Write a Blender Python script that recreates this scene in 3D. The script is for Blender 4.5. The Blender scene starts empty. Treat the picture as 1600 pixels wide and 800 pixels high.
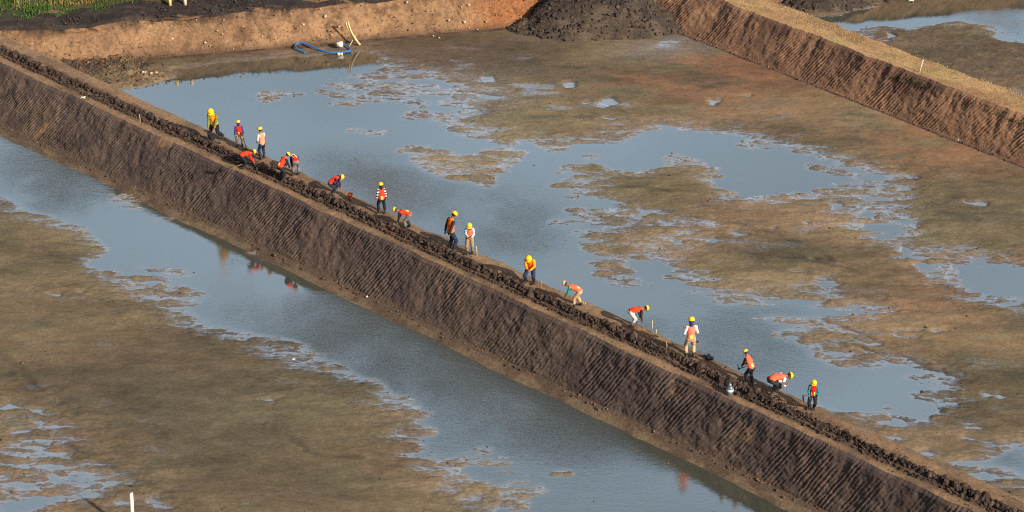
import bpy, bmesh, math, random
import numpy as np
from mathutils import Vector, Matrix

# ------------------------------------------------------------------ camera, sky, sun, exposure
SC = bpy.context.scene
F, DEP, H = 3111.0, math.radians(30.0), 45.0      # focal length in photo pixels, tilt, height above the water
cam = bpy.data.cameras.new('camera'); camo = bpy.data.objects.new('camera', cam)
SC.collection.objects.link(camo); SC.camera = camo
camo.location = (0, 0, H); camo.rotation_euler = (math.pi/2 - DEP, 0, 0)
cam.sensor_width = 36.0; cam.lens = F/1600*36.0; cam.clip_end = 5000

SUN_EL, SUN_AZ = math.radians(28), math.radians(134)   # azimuth clockwise from +Y
world = bpy.data.worlds.new('World'); SC.world = world; world.use_nodes = True
wn = world.node_tree.nodes; wl = world.node_tree.links
sky = wn.new('ShaderNodeTexSky'); sky.sky_type = 'NISHITA'; sky.sun_disc = False
sky.sun_elevation = SUN_EL; sky.sun_rotation = SUN_AZ
sky.air_density = 1.0; sky.dust_density = 3.0; sky.ozone_density = 1.5
tc = wn.new('ShaderNodeTexCoord'); sep = wn.new('ShaderNodeSeparateXYZ'); wl.new(tc.outputs['Generated'], sep.inputs[0])
def wmap(src, a, b, c, d):
    r = wn.new('ShaderNodeMapRange'); r.interpolation_type = 'SMOOTHSTEP'; wl.new(src, r.inputs[0])
    for i, v in enumerate((a, b, c, d)): r.inputs[i+1].default_value = v
    return r.outputs[0]
def wmul(a, b):
    r = wn.new('ShaderNodeMath'); r.operation = 'MULTIPLY'; wl.new(a, r.inputs[0]); wl.new(b, r.inputs[1]); return r.outputs[0]
cn = wn.new('ShaderNodeTexNoise'); cn.inputs['Scale'].default_value = 3.5; cn.inputs['Detail'].default_value = 5
cmp_ = wn.new('ShaderNodeMapping'); cmp_.inputs['Scale'].default_value = (1, 1, 3.5); wl.new(tc.outputs['Generated'], cmp_.inputs[0]); wl.new(cmp_.outputs[0], cn.inputs['Vector'])
hz = wmul(wmul(wmul(wmap(sep.outputs[2], 0.80, 0.56, 0, 1), wmap(sep.outputs[2], 0.12, 0.30, 0, 1)), wmap(sep.outputs[1], 0.45, 0.74, 0, 1)), wmap(cn.outputs[0], 0.35, 0.65, 0.72, 1.0))  # bright haze band added low in the north to pale the water's reflection
hm_ = wn.new('ShaderNodeMix'); hm_.data_type = 'RGBA'; wl.new(hz, hm_.inputs['Factor']); wl.new(sky.outputs[0], hm_.inputs['A']); hm_.inputs['B'].default_value = (7.9, 10.8, 13.9, 1)
wl.new(hm_.outputs['Result'], wn['Background'].inputs[0]); wn['Background'].inputs[1].default_value = 0.06
sl = bpy.data.lights.new('sun', 'SUN'); sl.energy = 3.7; sl.angle = math.radians(0.5); sl.color = (1.0, 0.91, 0.79)
so = bpy.data.objects.new('sun', sl); SC.collection.objects.link(so)
sd = Vector((math.sin(SUN_AZ)*math.cos(SUN_EL), math.cos(SUN_AZ)*math.cos(SUN_EL), math.sin(SUN_EL)))
so.rotation_euler = sd.to_track_quat('Z', 'Y').to_euler(); so.location = sd*60
SC.view_settings.view_transform = 'Standard'; SC.view_settings.look = 'None'
SC.view_settings.exposure = 0.90; SC.view_settings.gamma = 1.0; SC.view_settings.use_curve_mapping = False

SC.render.engine = 'CYCLES'; SC.cycles.pixel_filter_type = 'BLACKMAN_HARRIS'; SC.cycles.filter_width = 1.1; SC.cycles.use_denoising = False
rng = np.random.default_rng(7); random.seed(7)

# ------------------------------------------------------------------ helpers
def un(px, py, z=0.0):
    """the point of the level plane z seen at photo pixel (px, py) of the 1600x800 photo"""
    dx = (np.asarray(px, float)-800)/F; dy = (400-np.asarray(py, float))/F
    ry = math.cos(DEP)+dy*math.sin(DEP); rz = -math.sin(DEP)+dy*math.cos(DEP)
    t = (z-H)/rz
    return dx*t, ry*t
def unv(px, py, z=0.0):
    x, y = un(px, py, z); return Vector((float(x), float(y), z))
def to_px(x, y, z):
    zz = z-H
    d = y*math.cos(DEP)-zz*math.sin(DEP); v = y*math.sin(DEP)+zz*math.cos(DEP)
    return 800+F*x/d, 400-F*v/d
def hsh(i, j, seed):
    h = (i.astype(np.int64)*374761393 + j.astype(np.int64)*668265263 + seed*974634777) & 0xffffffff
    h = ((h ^ (h >> 13))*1274126177) & 0xffffffff
    return ((h ^ (h >> 16)) & 0xffff)/65535.0
def vn(x, y, seed=0):
    x, y = np.broadcast_arrays(np.asarray(x, float), np.asarray(y, float))
    i = np.floor(x); j = np.floor(y); u = x-i; v = y-j
    i = i.astype(np.int64); j = j.astype(np.int64)
    u = u*u*(3-2*u); v = v*v*(3-2*v)
    a = hsh(i, j, seed)*(1-u)+hsh(i+1, j, seed)*u
    b = hsh(i, j+1, seed)*(1-u)+hsh(i+1, j+1, seed)*u
    return (a*(1-v)+b*v)*2-1
def fbm(x, y, octs=4, seed=0, gain=0.5):
    s = 0; a = 1.0; n = 0
    for k in range(octs):
        # rotate each octave so that the lattice never shows
        c, q = math.cos(0.7*k+0.3), math.sin(0.7*k+0.3)
        s = s+a*vn((x*c-y*q)*2**k+17.3*k, (x*q+y*c)*2**k+5.1*k, seed+k*13); n += a; a *= gain
    return s/n
def sstep(a, b, x):
    t = np.clip((x-a)/(b-a), 0, 1); return t*t*(3-2*t)
def lerp3(c0, c1, t):
    return np.asarray(c0)*(1-t[..., None])+np.asarray(c1)*t[..., None]
def S(r, g, b):
    """albedo from an 8-bit sRGB triple"""
    c = np.array([r, g, b])/255.0
    return np.where(c <= 0.04045, c/12.92, ((c+0.055)/1.055)**2.4)

def tag(o, label=None, cat=None, group=None, kind=None):
    if label: o['label'] = label
    if cat: o['category'] = cat
    if group: o['group'] = group
    if kind: o['kind'] = kind
    return o
def link(name, me, m=None, parent=None):
    o = bpy.data.objects.new(name, me); SC.collection.objects.link(o)
    if m is not None:
        for q in (m if isinstance(m, (list, tuple)) else [m]): me.materials.append(q)
    if parent is not None: o.parent = parent
    return o
def empty(name, loc, rz=0.0, scale=1.0):
    o = bpy.data.objects.new(name, None); SC.collection.objects.link(o)
    o.location = loc; o.rotation_euler = (0, 0, rz); o.scale = (scale,)*3; o.empty_display_size = 0.2
    return o
def raw_mesh(name, V, faces_flat, counts, smooth=True):
    me = bpy.data.meshes.new(name)
    me.vertices.add(len(V)); me.vertices.foreach_set('co', np.ascontiguousarray(V, np.float32).ravel())
    me.loops.add(len(faces_flat)); me.loops.foreach_set('vertex_index', np.ascontiguousarray(faces_flat, np.int32))
    counts = np.ascontiguousarray(counts, np.int32)
    me.polygons.add(len(counts))
    st = np.zeros(len(counts), np.int32); st[1:] = np.cumsum(counts)[:-1]
    me.polygons.foreach_set('loop_start', st); me.polygons.foreach_set('loop_total', counts)
    me.update(calc_edges=True)
    me.polygons.foreach_set('use_smooth', np.full(len(counts), smooth, bool))
    return me
def add_attr(me, name, arr, kind='FLOAT'):
    if kind == 'COL':
        a = me.attributes.new(name, 'FLOAT_COLOR', 'POINT')
        c = np.ones((len(arr), 4), np.float32); c[:, :3] = arr
        a.data.foreach_set('color', c.ravel())
    else:
        a = me.attributes.new(name, 'FLOAT', 'POINT'); a.data.foreach_set('value', np.ascontiguousarray(arr, np.float32))
def grid_mesh(name, X, Y, Z, cols=None, attrs=None, keep=None):
    n, m = X.shape
    V = np.stack([X.ravel(), Y.ravel(), Z.ravel()], 1)
    idx = np.arange(n*m).reshape(n, m)
    q = np.stack([idx[:-1, :-1], idx[1:, :-1], idx[1:, 1:], idx[:-1, 1:]], -1).reshape(-1, 4)
    if keep is not None: q = q[keep.ravel()]
    me = raw_mesh(name, V, q.ravel(), np.full(len(q), 4))
    if cols is not None: add_attr(me, 'tint', cols.reshape(-1, 3), 'COL')
    for k, a in (attrs or {}).items(): add_attr(me, k, a.ravel())
    return me

# ------------------------------------------------------------------ materials
def mat(name, col=(0.5, 0.5, 0.5), rough=0.8, spec=0.3, metal=0.0):
    m = bpy.data.materials.new(name); m.use_nodes = True
    b = m.node_tree.nodes['Principled BSDF']
    b.inputs['Base Color'].default_value = (*[float(c) for c in col], 1); b.inputs['Roughness'].default_value = rough
    b.inputs['Specular IOR Level'].default_value = spec; b.inputs['Metallic'].default_value = metal
    return m
def N(m, t, **k):
    n = m.node_tree.nodes.new(t)
    for a, v in k.items(): setattr(n, a, v)
    return n
def L(m, a, b): m.node_tree.links.new(a, b)
def noise_tex(m, scale, detail=4, rough=0.6, vec=None, stretch=None):
    t = N(m, 'ShaderNodeTexNoise'); t.inputs['Scale'].default_value = scale
    t.inputs['Detail'].default_value = detail; t.inputs['Roughness'].default_value = rough
    if stretch is not None:
        mp = N(m, 'ShaderNodeMapping'); mp.inputs['Scale'].default_value = stretch
        g = N(m, 'ShaderNodeNewGeometry'); L(m, g.outputs['Position'], mp.inputs['Vector']); L(m, mp.outputs[0], t.inputs['Vector'])
    else:
        g = N(m, 'ShaderNodeNewGeometry'); L(m, g.outputs['Position'], t.inputs['Vector'])
    return t.outputs['Fac']
def ramp(m, fac, lo, hi, a, b):
    r = N(m, 'ShaderNodeMapRange'); L(m, fac, r.inputs['Value'])
    r.inputs['From Min'].default_value = lo; r.inputs['From Max'].default_value = hi
    r.inputs['To Min'].default_value = a; r.inputs['To Max'].default_value = b
    return r.outputs[0]
def math_n(m, op, a, b):
    n = N(m, 'ShaderNodeMath', operation=op)
    for i, v in enumerate((a, b)):
        if isinstance(v, (int, float)): n.inputs[i].default_value = v
        else: L(m, v, n.inputs[i])
    return n.outputs[0]
def scale_col(m, col, fac):
    x = N(m, 'ShaderNodeVectorMath', operation='SCALE'); L(m, col, x.inputs[0]); L(m, fac, x.inputs['Scale']); return x.outputs[0]
def attr(m, name):
    a = N(m, 'ShaderNodeAttribute'); a.attribute_name = name; return a
def soil_mat(name, rough=0.9, spec=0.25, sc=1.0, bump=0.5, dist=0.05, stretch=(1, 1, 1), lo=0.62, hi=1.4, wet=False):
    """earth: the mesh carries the soil's own colour, noise adds grain, clots and relief"""
    m = mat(name, (0.2, 0.15, 0.1), rough, spec); b = m.node_tree.nodes['Principled BSDF']
    t = attr(m, 'tint')
    n1 = noise_tex(m, 1.3*sc, 5, 0.65, stretch=stretch); n2 = noise_tex(m, 7.0*sc, 6, 0.75, stretch=stretch)
    n3 = noise_tex(m, 26.0*sc, 3, 0.6, stretch=stretch)
    f = math_n(m, 'MULTIPLY', ramp(m, n1, 0.3, 0.7, 0.85, 1.15), ramp(m, n2, 0.36, 0.64, lo, hi))
    f = math_n(m, 'MULTIPLY', f, ramp(m, n3, 0.3, 0.7, 0.85, 1.15))
    L(m, scale_col(m, t.outputs['Color'], f), b.inputs['Base Color'])
    h = math_n(m, 'ADD', n2, math_n(m, 'MULTIPLY', n3, 0.4))
    bp = N(m, 'ShaderNodeBump'); bp.inputs['Strength'].default_value = bump; bp.inputs['Distance'].default_value = dist
    L(m, h, bp.inputs['Height']); L(m, bp.outputs[0], b.inputs['Normal'])
    if wet:
        w = attr(m, 'wet').outputs['Fac']
        wv = math_n(m, 'ADD', w, ramp(m, n2, 0.3, 0.7, -0.22, 0.22))
        L(m, ramp(m, wv, 0.1, 0.9, rough, 0.12), b.inputs['Roughness'])
        L(m, ramp(m, wv, 0.1, 0.9, spec, 1.0), b.inputs['Specular IOR Level'])
        L(m, ramp(m, wv, 0.2, 0.9, bump, 0.07), bp.inputs['Strength'])
        L(m, ramp(m, wv, 0.30, 0.95, 0.0, 0.95), b.inputs['Coat Weight'])          # a film of water lying on the silt
        b.inputs['Coat IOR'].default_value = 2.1; b.inputs['Coat Roughness'].default_value = 0.10
    return m

M_mud = soil_mat('mud', 0.85, 0.3, 1.0, 0.45, 0.03, stretch=(0.8, 1.25, 1), lo=0.78, hi=1.2, wet=True)
M_dike = soil_mat('cut_clay', 0.85, 0.25, 1.2, 0.6, 0.05, lo=0.74, hi=1.24)
M_bank = soil_mat('bank_clay', 0.95, 0.15, 0.8, 0.6, 0.08, lo=0.74, hi=1.24)
M_clod = soil_mat('dug_clay', 0.85, 0.2, 1.6, 0.7, 0.04)

M_water = mat('pond_water', S(88, 74, 54), 0.03, 0.5); b = M_water.node_tree.nodes['Principled BSDF']
b.inputs['IOR'].default_value = 2.5
rp = attr(M_water, 'ripple').outputs['Fac']
w1 = noise_tex(M_water, 6.5, 4, 0.7, stretch=(0.5, 1.0, 1)); w2 = noise_tex(M_water, 1.2, 2, 0.5, stretch=(0.6, 1.2, 1))
patch = noise_tex(M_water, 0.22, 3, 0.55)
hgt = math_n(M_water, 'ADD', w1, math_n(M_water, 'MULTIPLY', w2, 0.6))
bp = N(M_water, 'ShaderNodeBump'); bp.inputs['Distance'].default_value = 0.10
L(M_water, hgt, bp.inputs['Height'])
L(M_water, math_n(M_water, 'MULTIPLY', rp, ramp(M_water, patch, 0.35, 0.65, 0.35, 1.0)), bp.inputs['Strength'])
L(M_water, bp.outputs[0], b.inputs['Normal'])
cm = N(M_water, 'ShaderNodeMix', data_type='RGBA'); L(M_water, attr(M_water, 'shallow').outputs['Fac'], cm.inputs['Factor'])
cm.inputs['A'].default_value = (*S(62, 64, 55), 1); cm.inputs['B'].default_value = (*S(96, 86, 70), 1)
L(M_water, cm.outputs['Result'], b.inputs['Base Color'])

# ------------------------------------------------------------------ water and mud outlines, traced from the photo and laid out on the ground
WATER = [
 [(195,143),(250,127),(270,120),(266,107),(290,103),(400,95),(462,91),(520,85),(562,80),(590,84),(598,97),(592,110),(550,117),(500,127),(487,140),(510,150),(525,158),(500,166),(560,166),(590,160),(615,159),(650,171),(636,182),(640,190),(690,190),(705,195),(690,203),(727,213),(760,216),(790,226),(800,242),(880,237),(900,224),(940,222),(990,222),(972,216),(1000,208),(1037,202),(1070,205),(1110,207),(1175,213),(1160,220),(1140,228),(1200,232),(1245,238),(1287,243),(1320,255),(1352,267),(1385,279),(1340,290),(1300,285),(1275,292),(1268,302),(1200,305),(1150,304),(1105,291),(1135,277),(1118,266),(1100,262),(1112,254),(1080,242),(1065,238),(1030,245),(1047,262),(1000,266),(937,267),(905,275),(860,288),(858,292),(885,295),(880,308),(900,310),(925,307),(960,312),(985,316),(950,322),(920,327),(875,322),(882,330),(905,337),(850,347),(860,355),(880,365),(890,372),(905,380),(917,395),(924,409),(940,420),(925,430),(945,440),(975,450),(1010,450),(1025,443),(1000,430),(975,415),(990,405),(1030,408),(1055,418),(1040,432),(1060,442),(1110,452),(1160,458),(1200,465),(1267,467),(1300,480),(1340,478),(1372,480),(1415,487),(1360,495),(1290,495),(1215,495),(1200,505),(1225,512),(1250,520),(1245,535),(1265,545),(1275,560),(1320,573),(1375,576),(1415,566),(1470,581),(1507,598),(1470,592),(1430,590),(1400,600),(1390,608),(1412,616),(1440,630),(1457,640),(1430,652),(1412,646),(1370,645),(1305,643),(1270,630),(1250,670),(900,500),(700,410),(500,320),(300,225),(120,130)],
 [(1475,722),(1500,718),(1565,715),(1570,692),(1600,690),(1660,690),(1660,745),(1560,742),(1520,750)],
 [(1565,757),(1660,752),(1660,764),(1585,763)],
 [(1492,437),(1500,425),(1495,415),(1530,402),(1545,414),(1600,418),(1660,420),(1660,475),(1600,470),(1550,464),(1530,458),(1500,451)],
 [(1340,352),(1375,345),(1435,344),(1425,352),(1435,358),(1405,365),(1390,375),(1380,380),(1370,370),(1345,360)],
 [(1268,436),(1300,432),(1312,426),(1300,440),(1318,447),(1290,458),(1275,447)],
 [(1288,508),(1300,507),(1350,527),(1335,527)], [(1275,543),(1295,543),(1345,566),(1325,566)],
 [(1465,615),(1472,614),(1500,638),(1490,638)],
 [(-60,190),(20,200),(125,250),(400,390),(800,575),(1200,760),(1320,810),(1320,880),(780,880),(770,800),(780,782),(762,745),(712,740),(732,727),(720,715),(687,720),(642,710),(662,695),(675,675),(690,662),(637,667),(687,645),(660,645),(665,635),(640,615),(615,615),(600,607),(587,590),(517,565),(500,552),(462,545),(475,540),(440,527),(400,525),(345,512),(295,500),(330,477),(300,465),(330,460),(300,445),(275,437),(237,432),(200,435),(160,427),(145,410),(175,397),(155,375),(125,355),(75,340),(37,325),(0,310),(-60,300)],
 [(400,622),(410,620),(442,630),(425,634)], [(433,618),(459,623),(452,628)],
 [(47,652),(62,655),(108,680),(90,681),(60,665)], [(40,687),(55,690),(72,700),(60,701)],
 [(228,772),(240,772),(272,802),(235,792)], [(-40,783),(70,780),(60,810),(-40,815)],
 [(1275,27),(1365,13),(1378,0),(1390,-60),(1390,-110),(1760,-150),(1760,90),(1560,70),(1300,60)],
 [(1555,127),(1570,126),(1600,135),(1660,140),(1660,158),(1600,143),(1575,138)],
]
PUDDLES = [(655,112,18,3),(555,126,20,4),(610,125,25,3),(660,128,30,4),(702,131,22,5),(762,125,15,5),(767,151,18,3),(687,170,22,4),(580,137,12,2),(565,145,12,2),(675,155,45,4),(802,145,6,2),(885,135,12,4),(950,160,15,5),(920,161,6,2),(1122,160,15,4),(1175,152,8,3),(960,185,15,3),(1040,200,30,3),(822,227,20,6),
 (1425,275,13,4),(1375,281,16,4),(1307,324,10,6),(1375,311,22,5),(1415,297,14,5),(1350,336,14,4),(1417,392,10,6),(1525,316,14,5),(1467,389,8,3),(1495,394,10,2),(1207,357,8,3),(1265,350,6,2),(1020,329,18,3),(1000,336,14,3),(1040,347,14,4),(1150,366,10,4),(1120,377,8,3),(1060,377,8,4),
 (1430,404,28,4),(1450,418,20,7),(1457,432,12,3),(1310,467,12,3),(1420,517,18,3),(1423,528,17,3),(1465,520,13,3),(1246,425,14,3),(1362,536,14,4),(1262,406,10,2),(1397,660,20,5),(1395,684,13,5),(1440,710,14,4),(1542,618,10,3),(1560,620,8,3),(1522,668,14,3),(1515,686,13,3),(1542,690,8,3),(1437,648,18,7),(1580,477,20,4),
 (20,638,18,5),(55,640,14,4),(28,672,17,5),(100,710,16,3),(122,774,15,4),(175,755,10,5),(203,757,7,3),(82,750,8,9),(82,462,14,5),(125,456,10,2),(235,446,7,3),(1392,56,8,4),(1380,63,10,2),(190,785,12,4)]
LAND = [
 [(617,232),(632,225),(660,228),(700,235),(725,245),(750,232),(775,228),(800,225),(830,235),(800,262),(785,270),(770,280),(775,295),(755,297),(735,286),(700,278),(665,267),(640,255),(622,246)],
 [(525,203),(560,200),(612,203),(605,211),(575,212)], [(862,262),(890,257),(930,258),(945,264),(900,270),(865,271)],
 [(890,240),(930,238),(942,247),(915,249)], [(405,143),(440,140),(478,143),(475,152),(430,155),(420,160),(405,155)], [(475,176),(500,175),(495,180)],
 [(1245,253),(1290,262),(1340,272),(1350,281),(1310,277),(1265,266)],
 [(1330,48),(1375,42),(1425,45),(1470,38),(1500,33),(1525,42),(1562,52),(1543,60),(1580,66),(1680,78),(1680,200),(1400,95)],
 [(1200,-60),(1400,-60),(1378,0),(1365,13),(1275,27),(1200,10)],
 [(855,737),(880,731),(907,737),(895,747),(870,748)], [(812,745),(832,741),(836,747),(818,750)], [(1072,766),(1090,762),(1100,766),(1085,771)], [(790,790),(812,784),(832,790),(825,800),(800,800)],
]
SHALLOW = [[(165,300),(185,293),(245,318),(275,345),(235,345),(180,322)], [(180,395),(260,385),(320,420),(300,435),(230,425)], [(700,690),(760,690),(830,745),(900,790),(800,800),(780,745)],
           [(1050,450),(1200,470),(1250,500),(1230,540),(1180,500)], [(1420,30),(1520,38),(1560,55),(1600,70),(1560,40)]]

TRACKS = [([(-10,545),(30,580),(60,612)],-0.04),([(1290,503),(1345,524),(1400,540)],-0.03),([(1390,603),(1420,622),(1462,642)],-0.05),([(1330,540),(1420,565),(1510,598)],-0.04),([(1150,395),(1250,405),(1400,440)],-0.03),([(560,720),(480,705),(430,670)],-0.03),([(890,300),(960,290),(1050,300)],-0.02),([(1030,330),(1150,350),(1260,385),(1300,410)],-0.03),([(100,690),(180,735),(260,770)],-0.03)]
FILM = [[(1050,440),(1200,462),(1420,482),(1380,502),(1240,502),(1300,568),(1480,578),(1510,640),(1440,655),(1380,612),(1260,562),(1190,507)], [(640,195),(760,212),(880,232),(900,262),(860,290),(740,294),(650,262),(606,235)],
 [(470,120),(700,106),(790,150),(720,195),(560,168),(480,152)], [(1180,208),(1330,250),(1400,270),(1440,300),(1400,320),(1445,350),(1400,385),(1330,372),(1270,340),(1280,312),(1370,300),(1290,250)], [(990,320),(1120,335),(1180,365),(1130,385),(1050,375),(1000,345)], [(855,300),(930,320),(1000,330),(1040,352),(920,395),(850,350)],
 [(915,400),(1060,398),(1090,440),(960,462)], [(-20,630),(120,638),(130,700),(290,810),(-20,810)], [(145,400),(330,448),(480,540),(600,600),(700,690),(785,795),(725,795),(640,702),(555,605),(400,540),(280,508),(130,435)], [(1430,395),(1620,395),(1620,482),(1480,464)], [(900,210),(1200,200),(1210,225),(960,228)]]
def inside(poly, X, Y):
    P = np.array(poly, float); r = np.zeros(X.shape, bool)
    x0, x1, y0, y1 = P[:, 0].min(), P[:, 0].max(), P[:, 1].min(), P[:, 1].max()
    bb = (X >= x0) & (X <= x1) & (Y >= y0) & (Y <= y1)
    xs, ys = X[bb], Y[bb]; c = np.zeros(xs.shape, bool)
    for (ax, ay), (bx, by) in zip(P, np.roll(P, -1, 0)):
        if ay == by: continue
        c ^= ((ay > ys) != (by > ys)) & (xs < (bx-ax)*(ys-ay)/(by-ay)+ax)
    r[bb] = c; return r
def blur(A, r):
    for ax in (0, 1):
        for _ in range(2):
            c = np.cumsum(np.pad(A, [(r+1, r) if a == ax else (0, 0) for a in (0, 1)], mode='edge'), axis=ax)
            A = (np.take(c, range(2*r+1, c.shape[ax]), ax)-np.take(c, range(0, c.shape[ax]-2*r-1), ax))/(2*r+1)
    return A
def plane_poly(poly): 
    p = np.array(poly, float); x, y = un(p[:, 0], p[:, 1], 0.0); return np.stack([x, y], 1)

RES = 0.06
gx = np.arange(-34, 34, RES); gy = np.arange(57, 117, RES)
GX, GY = np.meshgrid(gx, gy, indexing='ij')
def cells(m): return max(1, int(round(m/RES)))
wx = GX+0.28*fbm(GX*0.7, GY*1.3, 4, 5)+0.13*fbm(GX*2.5, GY*6, 4, 6, 0.65)      # ragged shores
wy = GY+0.22*fbm(GX*0.7, GY*1.3, 4, 9)+0.11*fbm(GX*2.5, GY*6, 4, 10, 0.65)
Mk = np.zeros(GX.shape)
for p in WATER: Mk[inside(plane_poly(p), wx, wy)] = 1
for p in LAND: Mk[inside(plane_poly(p), wx, wy)] = 0
for p in SHALLOW:
    q = inside(plane_poly(p), wx, wy); Mk[q] = np.minimum(Mk[q], 0.56)
Fm = np.zeros(GX.shape)
for i_, p in enumerate(FILM): Fm[inside(plane_poly(p), wx, wy)] = 0.82 if i_ == 2 else 1
Mk = np.maximum(Mk, 0.355*blur(Fm, cells(1.0)))
for p in LAND: q = inside(plane_poly(p), wx, wy); Mk[q] *= 0.25
Pd = np.zeros(GX.shape)
for (cx, cy, rx, ry) in PUDDLES:
    x0, y0 = un(cx, cy); x1, _ = un(cx+rx, cy); _, y1 = un(cx, cy-ry)
    i0, i1 = np.searchsorted(gx, [2*x0-x1-(x1-x0)-1, x1+(x1-x0)+1]); j0, j1 = np.searchsorted(gy, [y0-2*(y1-y0)-1, y1+(y1-y0)+1]); w = (slice(i0, i1), slice(j0, j1))
    if i1 <= i0 or j1 <= j0: continue
    a, e = wx[w], wy[w]
    d = ((a-x0)/(x1-x0)+0.9*fbm(a*1.2+cx, e*2, 3, 3))**2+((e-y0)/(y1-y0)+1.1*fbm(a*1.6, e*2.5+cy, 4, 13))**2
    Pd[w][d < 1.1] = 1
Mb = 0.36*blur(Mk, cells(0.10))+0.30*blur(Mk, cells(0.6))+0.34*blur(Mk, cells(1.5))
fine = 0.7*fbm(GX*0.7+0.12*GY, GY*2.6, 7, 21, 0.64)+0.35*fbm(GX*3.2, GY*9.0, 4, 22, 0.7)
edge_ = np.clip(1-np.abs(2*Mb-1), 0, 1)**0.6
GZ = (0.47-Mb)*0.15+0.19*fine*(0.07+0.93*edge_)+0.010*fbm(GX*0.25, GY*0.4, 3, 4)
Pb = blur(Pd, cells(0.07)); GZ = GZ*(1-Pb)+Pb*(-0.025+0.035*fine)
Mk = np.maximum(Mk, Pd)
far_land = 1-blur(Mk, cells(1.8))
GZ += 0.03*far_land*fbm(GX*0.6, GY*1.0, 5, 33)+0.03*sstep(0.6, 1.0, far_land)
streak = fbm(GX*0.4+0.25*GY, GY*1.3-0.15*GX, 6, 77, 0.63)
GZ += 0.012*streak*far_land
# heaped spoil by the far left corner of the middle pond
PX, PY = to_px(GX, GY, 0.0)
def blob(cx, cy, rx, ry, pw=1.0): return np.exp(-(((PX-cx)/rx)**2+((PY-cy)/ry)**2)*pw)
spoil = blob(130, 100, 80, 22)+0.9*blob(205, 116, 50, 17)+0.9*blob(70, 80, 60, 20)
GZ += 0.42*np.clip(spoil, 0, 1)*(1-0.6*Mk)*(0.55+0.9*np.abs(fbm(GX*1.2, GY*1.2, 6, 51, 0.65)))
GZ += 0.08*sstep(0.15, 0.5, blob(1500, 90, 130, 60))*(0.4+fbm(GX*1.5, GY*2.2, 5, 61, 0.65))*(1-Mk)
# soil colours, with wet sheen painted in as grey
olive, tan, brown, red, grey, dark = S(114,100,72), S(130,108,80), S(106,86,64), S(136,96,68), S(122,114,108), S(72,62,48)
C = lerp3(olive, tan, sstep(-0.35, 0.4, fbm(GX*0.16, GY*0.3, 4, 3)))
C = lerp3(C, red, np.clip(1.0*blob(1120,110,230,70)+0.8*blob(1480,215,150,60)+0.5*blob(1500,500,170,70)+0.35*blob(1150,345,130,40)+0.8*blob(60,730,150,90)+0.4*blob(200,560,200,50), 0, 1)*sstep(-0.6, 0.25, fbm(GX*0.3, GY*0.6, 4, 8)))
C = lerp3(C, brown, np.clip(0.8*blob(420,740,300,110)+0.6*blob(150,560,250,90)+0.9*blob(1540,100,140,50)+0.6*blob(620,110,130,40), 0, 1))
C = lerp3(C, S(92,84,62), 0.75*sstep(0.05, 0.55, streak+0.25*fbm(GX*0.2, GY*0.35, 3, 90))*far_land)
C = lerp3(C, dark, 0.5*sstep(0.24, 0.55, fbm(GX*1.1, GY*2.0, 6, 15, 0.66)))
C = lerp3(C, S(92,74,60), np.clip(1.1*blob(400,88,220,14)+0.8*blob(690,85,160,28), 0, 1)*0.8)
C = lerp3(C, grey, np.clip(0.85*blob(1090,66,95,14)+0.5*blob(1010,85,60,12)+0.4*blob(870,60,60,10), 0, 1))  # sheen of the wet flats put into the colour as grey
C = lerp3(C, S(96,88,66), 0.65*np.clip(blob(330,640,330,120), 0, 1))
C = lerp3(C, S(70,56,46), np.clip(1.2*spoil, 0, 1)*sstep(-0.5, 0.2, fbm(GX*1.0, GY*1.0, 4, 12)))
C = lerp3(C, S(140,98,60), 0.8*np.clip(spoil, 0, 1)*sstep(0.25, 0.5, fbm(GX*0.8, GY*0.8, 4, 18)))
shore = np.exp(-(np.clip(GZ, 0, None)/0.040)**2)
C = lerp3(C, S(116,106,98), 0.55*shore)  # sky sheen on the thin shore film, painted as paler grey
wet = np.clip(0.75*shore+0.25*blur(Mk, cells(0.9))+0.9*blob(1090,66,100,16)+0.35*blob(700,150,220,60)-0.4*np.clip(spoil, 0, 1), 0, 1)
wet = np.clip(wet+0.35*sstep(0.25, 0.6, fbm(GX*0.5, GY*1.2, 4, 44)), 0, 1)
for pts, dp in TRACKS:
    q = plane_poly(pts); dmin = np.full(GX.shape, 9.0)
    for (ax, ay), (bx, by) in zip(q[:-1], q[1:]):
        t_ = np.clip(((wx-ax)*(bx-ax)+(wy-ay)*(by-ay))/((bx-ax)**2+(by-ay)**2), 0, 1); dmin = np.minimum(dmin, np.hypot(wx-ax-t_*(bx-ax), wy-ay-t_*(by-ay)))
    k_ = np.exp(-(dmin/0.13)**2)*(0.55+0.7*fbm(GX*1.5, GY*1.5, 4, 141)); GZ += dp*k_-0.5*dp*np.exp(-((dmin-0.28)/0.1)**2); C = lerp3(C, S(66,56,42), 0.7*np.clip(k_, 0, 1))
C = C*(0.76*(1+0.62*fbm(GX*0.16, GY*0.34, 5, 131, 0.6)+0.30*fbm(GX*1.3, GY*2.6, 6, 132, 0.68)))[..., None]
ground = link('ground', grid_mesh('ground', GX, GY, GZ, C, {'wet': wet}), M_mud); ground['kind'] = 'structure'

def gz_at(x, y):
    i = np.clip(((np.asarray(x)-gx[0])/RES).astype(int), 0, len(gx)-1); j = np.clip(((np.asarray(y)-gy[0])/RES).astype(int), 0, len(gy)-1)
    return GZ[i, j]
# the plain far beyond the frame, lower than every pond bed
bm = bmesh.new(); bmesh.ops.create_grid(bm, x_segments=4, y_segments=4, size=1500)
me = bpy.data.meshes.new('plain'); bm.to_mesh(me); bm.free()
pl = link('plain', me, mat('plain_soil', S(110,96,68), 0.95)); pl.location = (0, 200, -0.9); pl['kind'] = 'structure'

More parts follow.
